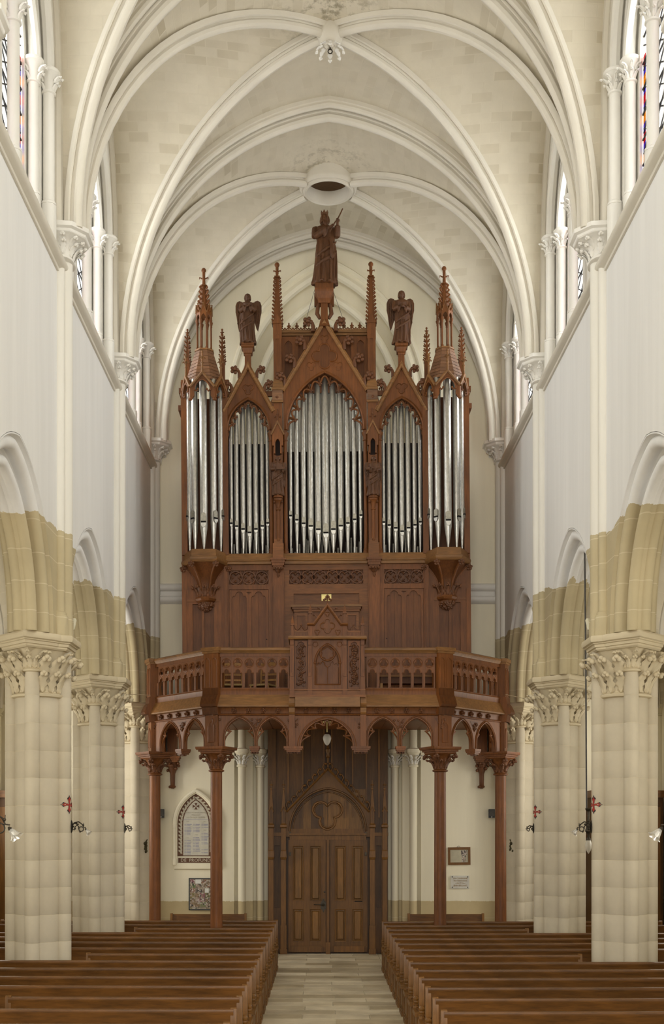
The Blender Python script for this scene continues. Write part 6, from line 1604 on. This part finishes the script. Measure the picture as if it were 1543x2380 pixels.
# columns of names, too small to read: short blue lines, with years as headings
def nl(col, y0, n, w0):
    k = MB(); rg = random.Random(col*10+int(y0))
    for i in range(n):
        u = (-a2+.025)+col*.188; y = y0+i*3.45; f = rg.uniform(.07, .085); L = rg.uniform(.13, .165)
        k.box(xm+u, xm+u+f*.62, YWM-.0175, YWM-.016, wz(y+.42), wz(y-.42)); k.box(xm+u+f*.72, xm+u+L, YWM-.0175, YWM-.016, wz(y+.62), wz(y-.62))
    o = k.build('name_lines', 'ink', mt_, 0); o['kind'] = 'stuff'
nl(0, 1916, 8, 0); nl(1, 1916, 6, 0); nl(2, 1916, 3, 0); nl(0, 1954, 10, 0); nl(1, 1947, 10, 0); nl(2, 1937, 8, 0); nl(2, 1975, 1, 0); nl(2, 1982, 1, 0)
for yr, c_, y in (('1914', 0, 1909.5), ('1917', 2, 1909.5), ('1915', 0, 1947.5), ('1916', 1, 1940), ('1918', 2, 1929.5)): text(mt_, yr, xm-a2+.10+c_*.188, wz(y), .032, 'faint')
fr = [(-54*s_, wz(1990))]+[(u, v) for u, v in parch(52*s_, wz(1833)-zs, zs, 14)]+[(54*s_, wz(1990))]
MB().plate([(-54*s_, wz(2012)), (-54*s_, zs)]+parch(54*s_, wz(1832)-zs, zs, 14)[1:-1]+[(54*s_, zs), (54*s_, wz(2012))], [arp(a1, za, wz(2006))], .0, .05, WT).build('stone_frame', 'west', mt_, 0)
k = MB(); k.tube([WT(u, v, .06) for u, v in parch(49.5*s_, wz(1838)-zs, zs, 14)], .045, 8)
for e in (-1, 1): k.lathe([(.05, wz(2010)), (.05, wz(1996)), (.036, wz(1994)), (.036, wz(1925)), (.045, wz(1924)), (.04, wz(1921)), (.06, wz(1915))], (xm+e*49.5*s_, YWM-.055, 0), 12)
k.build('frame_roll', 'west', mt_, 40)
MB().loft([[WT(u, v, w) for w, v in ((.0, wz(2008)), (.05, wz(2012)), (.05, wz(2019)), (0, wz(2022)))] for u in (-50*s_, 54*s_)]).build('frame_sill', 'west', mt_, 0)
# photo board
x0, x1, z0, z1 = wx(439), wx(500), wz(2115), wz(2041)
pb = thing('photo_board', ((x0+x1)/2, YWM, z0), 'dark framed board covered with small colour photographs, below the memorial tablet', 'notice board')
MB().box(x0, x1, YWM-.02, YWM, z0, z1).build('backing', 'paper', pb, 0)
k = MB()
for a in ((x0, x1, z0, z0+.02), (x0, x1, z1-.02, z1), (x0, x0+.02, z0, z1), (x1-.02, x1, z0, z1)): k.box(a[0], a[1], YWM-.035, YWM, a[2], a[3])
k.build('frame', 'black', pb, 0)
def photo_mat(seed):
    m, nt, b = mat('photo_print', .4); v = coords(nt, (1, 1, 1)); rr = random.Random(seed)
    n = nt.nodes.new('ShaderNodeTexVoronoi'); n.inputs['Scale'].default_value = rr.uniform(24, 46); nt.links.new(v, n.inputs[0])
    base = (rr.uniform(.08, .28), rr.uniform(.08, .24), rr.uniform(.03, .16))
    r = ramp(nt, [(.1, (.03, .03, .025)), (.4, base), (.62, (.30, .22, .16)), (.9, (.6, .55, .5))]); nt.links.new(n.outputs['Color'], r.inputs[0]); nt.links.new(r.outputs[0], b.inputs['Base Color']); return m
PM = [photo_mat(i) for i in range(9)]
rg = random.Random(12); zz = z1-.025; q = 0
while zz > z0+.05:
    hgt = rg.choice((.085, .10, .12)); xx = x0+.025
    while xx < x1-.05:
        w_ = min(rg.choice((.09, .12, .13)), x1-.025-xx); h_ = min(hgt, zz-z0-.025)
        MB().box(xx, xx+w_-.006, YWM-.024-.001*(q % 3), YWM-.018, zz-h_+.006, zz).build('photograph', PM[rg.randrange(9)] if q not in (1, 12) else 'whitepaper', pb, 0); xx += w_; q += 1
    zz -= hgt
# framed print
x0, x1, z0, z1 = wx(1041), wx(1093), wz(2010), wz(1969)
fp = thing('framed_print', ((x0+x1)/2, YWM, z0), 'brown framed print with a page of text and a dark cross shaped picture', 'picture'); fp.rotation_euler = (0, -.012, 0)
k = MB()
for a in ((x0, x1, z0, z0+.055), (x0, x1, z1-.055, z1), (x0, x0+.052, z0+.055, z1-.055), (x1-.052, x1, z0+.055, z1-.055)): k.box(a[0], a[1], YWM-.035, YWM, a[2], a[3])
k.build('frame', 'door', fp, 0)
MB().box(x0+.05, x1-.05, YWM-.015, YWM, z0+.05, z1-.05).build('paper_sheet', 'paper', fp, 0)
xc = x0+(x1-x0)*.715; cz = z0+(z1-z0)*.48; kk = (x1-x0)/.78*.82
MB().plate([(xc-.125*kk, cz+.03), (xc+.125*kk, cz+.03), (xc+.125*kk, cz+.13), (xc-.125*kk, cz+.13)], [], YWM-.018, YWM-.014, lambda u, v, w: (u, w, v)).build('printed_picture', PM[3], fp, 0)
MB().box(xc-.045, xc+.045, YWM-.018, YWM-.014, z0+.06, cz+.03).build('printed_picture', PM[5], fp, 0)
k = MB(); rg = random.Random(6)
for i in range(13): k.box(x0+.075, x0+.075+rg.uniform(.15, .19), YWM-.0165, YWM-.0145, z1-.085-i*.018, z1-.081-i*.018)
o = k.build('text_lines', 'faint', fp, 0); o['kind'] = 'stuff'
k = MB(); k.tube([(x0+.2, YWM-.01, z1), (x0+.245, YWM-.01, z1+.03), (x0+.27, YWM-.01, z1)], .004, 4); k.build('hanging_wire', 'cable', fp, 0)
# marble plaque
x0, x1, z0, z1 = wx(1047), wx(1090), wz(2065), wz(2035)
pq = thing('marble_plaque', ((x0+x1)/2, YWM, z0), 'small white marble plaque with gilt lettering fixed by four studs', 'plaque')
MB().box(x0, x1, YWM-.03, YWM, z0, z1).build('slab', 'marblew', pq, 0)
xc = (x0+x1)/2; H = z1-z0
for i, (ln, sz) in enumerate((('La Commune', .060), ('RECONNAISSANTE', .042), ('À Mr ET Mme', .046), ('Jean BELLARD', .056))): text(pq, ln.upper() if i in (0, 3) else ln, xc+.01, z1-H*(.22+.185*i), sz*.86, 'gilt', .032, sx=.95)
for ex in (-1, 1):
    for ez in (.1, .9): MB().lathe([(.004, .008), (.012, .004), (.013, 0)], n=8, T=lambda a, b, c, ex=ex, ez=ez: (xc+ex*.17+a, YWM-.03-c, z0+H*ez+b)).build('stud', 'iron', pq, 0)
# loudspeakers
for px, lab in ((377, 'small black loudspeaker on the wall beside the memorial tablet'), (1140, 'small black loudspeaker on the wall above the framed print')):
    x = wx(px); z0, z1 = wz(1901), wz(1881); sp = thing('loudspeaker', (x, YWM-.1, z0), lab, 'loudspeaker', 'wall loudspeakers')
    MB().plate([(x-.068, YWM-.19), (x+.068, YWM-.19), (x+.055, YWM-.05), (x-.055, YWM-.05)], [], z0, z1, lambda u, v, w: (u, v, w)).build('cabinet', 'black', sp, 0)
    MB().box(x-.058, x+.058, YWM-.196, YWM-.188, z0+.04, z1-.012).build('grille', 'cable', sp, 0)
    MB().box(x-.015, x+.012, YWM-.194, YWM-.189, z0+.012, z0+.026).build('badge', 'whitepaper', sp, 0)
    MB().box(x-.02, x+.02, YWM-.06, YWM, z0+.05, z0+.13).build('bracket', 'black', sp, 0)
# ================================================================ LAMPS, CROSSES AND SMALL FIXTURES
gl = thing('hanging_lamp', (PXX(760, 23.6), 23.6, PZZ(1680, 23.6)), 'egg shaped frosted lamp hanging under the gallery in front of the door', 'lamp')
x, y = PXX(760, 23.6), 23.6
MB().lathe([(.01, 4.80), (.085, 4.80), (.085, 4.83), (.03, 4.86), (.015, 4.93)], (x, y, 0), 16).build('ceiling_rose', 'brass', gl); MB().tube([(x, y, 4.62), (x, y, 4.81)], .010, 6).build('stem', 'brass', gl)
k = MB(); k.lathe([(.03, PZZ(1706, y)), (.055, PZZ(1707.5, y)), (.078, PZZ(1713, y)), (.080, PZZ(1717, y)), (.062, PZZ(1725, y)), (.03, PZZ(1731, y)), (.004, PZZ(1733, y))], (x, y, 0), 20); k.build('globe', 'globe', gl)
def tulip(parent, p, d, r=.05):
    d = Vector(d).normalized(); up = Vector((0, 0, 1)) if abs(d.z) < .9 else Vector((1, 0, 0)); a = d.cross(up).normalized(); b = a.cross(d)
    k = MB(); rings = []
    for t, rr, wv in ((0, .4, 0), (.25, .62, 0), (.6, .85, .02), (.85, 1.0, .10), (1, 1.25, .22)):
        rings.append([Vector(p)+d*(t*r*2.0)+(a*cos(q*pi/12)+b*sin(q*pi/12))*r*rr*(1+wv*sin(6*q*pi/12)) for q in range(24)])
    k.loft(rings, False); k.build('tulip_shade', 'tulip', parent, 60)
    MB().tube([Vector(p)-d*r*.7, Vector(p)-d*r*.2, Vector(p)+d*r*.1], [r*.22, r*.45, r*.42], 8).build('lamp_socket', 'iron', parent)
def sconce(base, s, L, lab, shade=True, up=0):
    # s = direction into the nave; a scrolled bronze bracket on the shaft of a pillar
    x, y, z_ = base; o = thing('wall_sconce', base, lab, 'wall lamp', 'scrolled bronze sconces on the pillars')
    f = L/.27
    k = MB(); k.lathe([(.01, -.09), (.032, -.06), (.045, 0), (.032, .06), (.01, .09)], n=10, T=lambda a, b, c: (x+s*abs(a)*.6, y+b, z_+c)); k.build('back_plate', 'iron', o)
    k = MB()
    k.tube([(x, y, z_), (x+s*.04*f, y, z_+.05*f), (x+s*.10*f, y, z_+.065*f), (x+s*.15*f, y, z_+.03*f), (x+s*.17*f, y, z_-.01*f)], [.009, .010, .010, .009, .008], 6)
    k.tube([(x, y, z_-.02*f), (x+s*.04*f, y, z_-.05*f), (x+s*.05*f, y, z_-.01*f), (x+s*.075*f, y, z_+.02*f), (x+s*.10*f, y, z_+.0*f), (x+s*.10*f, y, z_-.03*f)], .008, 6)
    cx_, cz_ = x+s*.135*f, z_-.035*f
    k.tube([(cx_+.032*f*cos(2*pi*i/12), y, cz_+.032*f*sin(2*pi*i/12)) for i in range(12)], .008, 6, True)
    for dx, dz_ in ((.02, .03), (.045, .045), (.07, .04), (.05, -.03), (.03, .0), (.165, .02), (.12, -.07), (.09, .03)): k.blob((x+s*dx*f, y, z_+dz_*f), .014*min(1.3, f), n=6, m=4)
    k.tube([(x+s*.17*f, y, z_+.05*f), (x+s*.165*f, y, z_-.01*f), (x+s*.20*f, y, z_-.015*f)], [.004, .01, .008], 6)
    k.build('scroll_arm', 'iron', o, 60)
    if shade: tulip(o, (x+s*.205*f, y, z_-.045*f), (s*.55, -.15, -.62), .036*max(1, f*.9))
    return o
xn = PX-SHO-SHR
for s, nm in ((-1, 'left'), (1, 'right')):
    zl = PZZ(1925, 17.1)
    sconce((s*xn, Y1, PZZ(1921, 17.25)), -s, .28, 'bronze scroll sconce with tulip glass on the first %s pillar' % nm)
    sconce((s*xn, Y2, PZZ(1925, 21.9)), -s, .20, 'small bronze scroll bracket without its glass on the second %s pillar' % nm, False)
    o = sconce((s*xn, Y1-B, PZZ(1912, 12.57)), -s, .44, 'bronze sconce reaching in from the %s edge with an upright tulip glass' % nm)
def cross_deco(s, yp, zc, lab, h=.24):
    # painted cross wrapped on the nave shaft of a pillar
    o = thing('consecration_cross', (s*xn, yp-.05, zc-h/2), lab, 'cross', 'red consecration crosses'); r = NS+.003; cx = s*(PX-SHO)
    def arm(k, off, w0):
        P = [(.012, .02), (.014, .055), (.032, .075), (.024, .088), (.012, .092), (0, .12)]
        Q = P+[(-a, b) for a, b in reversed(P[:-1])]
        out = []
        for i in range(4):
            a = pi/2*i
            out += [(u*cos(a)-v*sin(a), u*sin(a)+v*cos(a)) for u, v in reversed(Q)]
        T = lambda u, v, w: (cx-s*(r+w)*cos(-.62+u/r), yp+(r+w)*sin(-.62+u/r), zc+v)
        k.plate([(u*off, v*off) for u, v in out], [], w0, w0+.003, T)
    k = MB(); arm(k, 1.12, 0); k.build('cross_outline', 'lead', o, 0)
    k = MB(); arm(k, .92, .003); k.build('red_cross', 'red', o, 0)
for s, nm in ((-1, 'left'), (1, 'right')):
    cross_deco(s, Y1, PZZ(1870, 17.2), 'small red painted cross on the first %s pillar, above the tulip sconce' % nm)
    cross_deco(s, Y2, PZZ(1887, 21.9), 'small red painted cross on the second %s pillar, above the bare bracket' % nm)
# hanging chandelier lamp in the right arcade
x, y = PXX(1363, 19.2), 19.2
cl = thing('pendant_lamp', (x, y, PZZ(1980, y)), 'bronze pendant lamp with glass drop on a long dark cable in the right arcade', 'lamp')
MB().tube([(x-.03, y, 7.2), (x-.012, y, 5.4), (x+.0, y, PZZ(1880, y))], .013, 6).build('cable', 'cable', cl)
k = MB(); k.lathe([(.01, PZZ(1878, y)), (.055, PZZ(1879, y)), (.04, PZZ(1884, y)), (.02, PZZ(1886, y)), (.016, PZZ(1905, y)), (.03, PZZ(1908, y)), (.02, PZZ(1912, y)), (.05, PZZ(1928, y)), (.055, PZZ(1932, y)), (.02, PZZ(1938, y)), (.02, PZZ(1947, y)), (.035, PZZ(1949, y)), (.04, PZZ(1953, y))], (x+.03, y, 0), 14); k.build('bronze_body', 'iron', cl)
k = MB(); k.lathe([(.035, PZZ(1953, y)), (.05, PZZ(1960, y)), (.052, PZZ(1968, y)), (.035, PZZ(1977, y)), (.006, PZZ(1984, y))], (x+.03, y, 0), 14); k.build('glass_drop', 'globe', cl)
# white floodlights behind the first pillars
for s, nm in ((-1, 'left'), (1, 'right')):
    px = 168 if s < 0 else 1370; yy = 17.75; xx, zz = PXX(px, yy), PZZ(1452, yy)
    f = thing('floodlight', (xx, yy, zz), 'white tubular floodlight fixed high behind the first %s pillar' % nm, 'lamp', 'white floodlights')
    MB().tube([(xx-s*.02, yy, zz+.09), (xx-s*.02, yy, zz+.07), (xx+s*.01, yy, zz-.07), (xx+s*.012, yy, zz-.085)], [.03, .045, .042, .02], 12).build('lamp_head', 'whitewash', f)
    MB().tube([(xx, yy, zz), (s*(W+.02), yy, zz+.02)], .012, 6).build('bracket', 'iron', f)
# bronze leaf holders on the wall behind the outer columns
for px, s in ((338, -1), (1189, 1)):
    y = 26.35; x, z_ = PXX(px, y), PZZ(1968, y); o = thing('bronze_bracket', (x, y, z_), 'leafy old bronze bracket on the last %s pillar beside the gallery column' % ('left' if s < 0 else 'right'), 'bracket', 'leafy bronze brackets')
    k = MB(); rg = random.Random(3)
    for i in range(14): k.blob((x+rg.uniform(-.03, .03), y+rg.uniform(-.02, .02), z_+rg.uniform(-.12, .10)), .026, .02, .036, 6, 4)
    k.build('leaf_body', 'verd', o); MB().tube([(x, y, z_+.08), (x-s*.04, y, z_+.16)], .012, 5).build('branch', 'verd', o)
    MB().tube([(x, y, z_), (x+s*.02, y+.25, z_)], .015, 5).build('stem', 'verd', o)
# thin wires stretched from the gallery to the piers
for a, b, lab in (((XG-3.5, YO, PZZ(1616, YO)), (-W-.05, Y2+.5, PZZ(1612, 22.4)), 'thin pale wire from the left gallery post to the pillar'), ((XG+3.5, YO, PZZ(1613, YO)), (W+.05, Y2+.5, PZZ(1631, 22.4)), 'thin pale wire from the right gallery post to the pillar')):
    tag(MB().tube([a, b], .006, 4).build('wire', 'mortar', None, 0, origin=a), lab, 'wire')
# confessionals at the west ends of the aisles
for s, x0, x1, zt, lab in ((-1, -7.1, -5.95, 3.4, 'dark wooden confessional at the end of the left aisle'), (1, 5.62, 7.1, 3.4, 'dark wooden confessional at the end of the right aisle')):
    o = thing('confessional', ((x0+x1)/2, 26.2, 0), lab, 'confessional', 'wooden confessionals')
    MB().box(x0, x1, 25.7, YW-.02, 0, zt).build('body', 'doord', o, 0); MB().box(x0-.06, x1+.06, 25.62, YW-.02, zt, zt+.15).build('cornice', 'pew', o, 0)
    for i in range(3):
        a = x0+(x1-x0)*i/3; MB().box(a+.06, a+(x1-x0)/3-.06, 25.67, 25.71, .2, zt-.2).build('panel', 'door', o, 0)

# lettering becomes plain mesh
bpy.context.view_layer.update(); dg = bpy.context.evaluated_depsgraph_get()
for o in [o for o in S.objects if o.type == 'FONT']:
    me = bpy.data.meshes.new_from_object(o.evaluated_get(dg)); n = bpy.data.objects.new('lettering', me); COL.objects.link(n); n.parent = o.parent
    n.location, n.rotation_euler, n.scale = o.location.copy(), o.rotation_euler.copy(), o.scale.copy(); bpy.data.objects.remove(o)
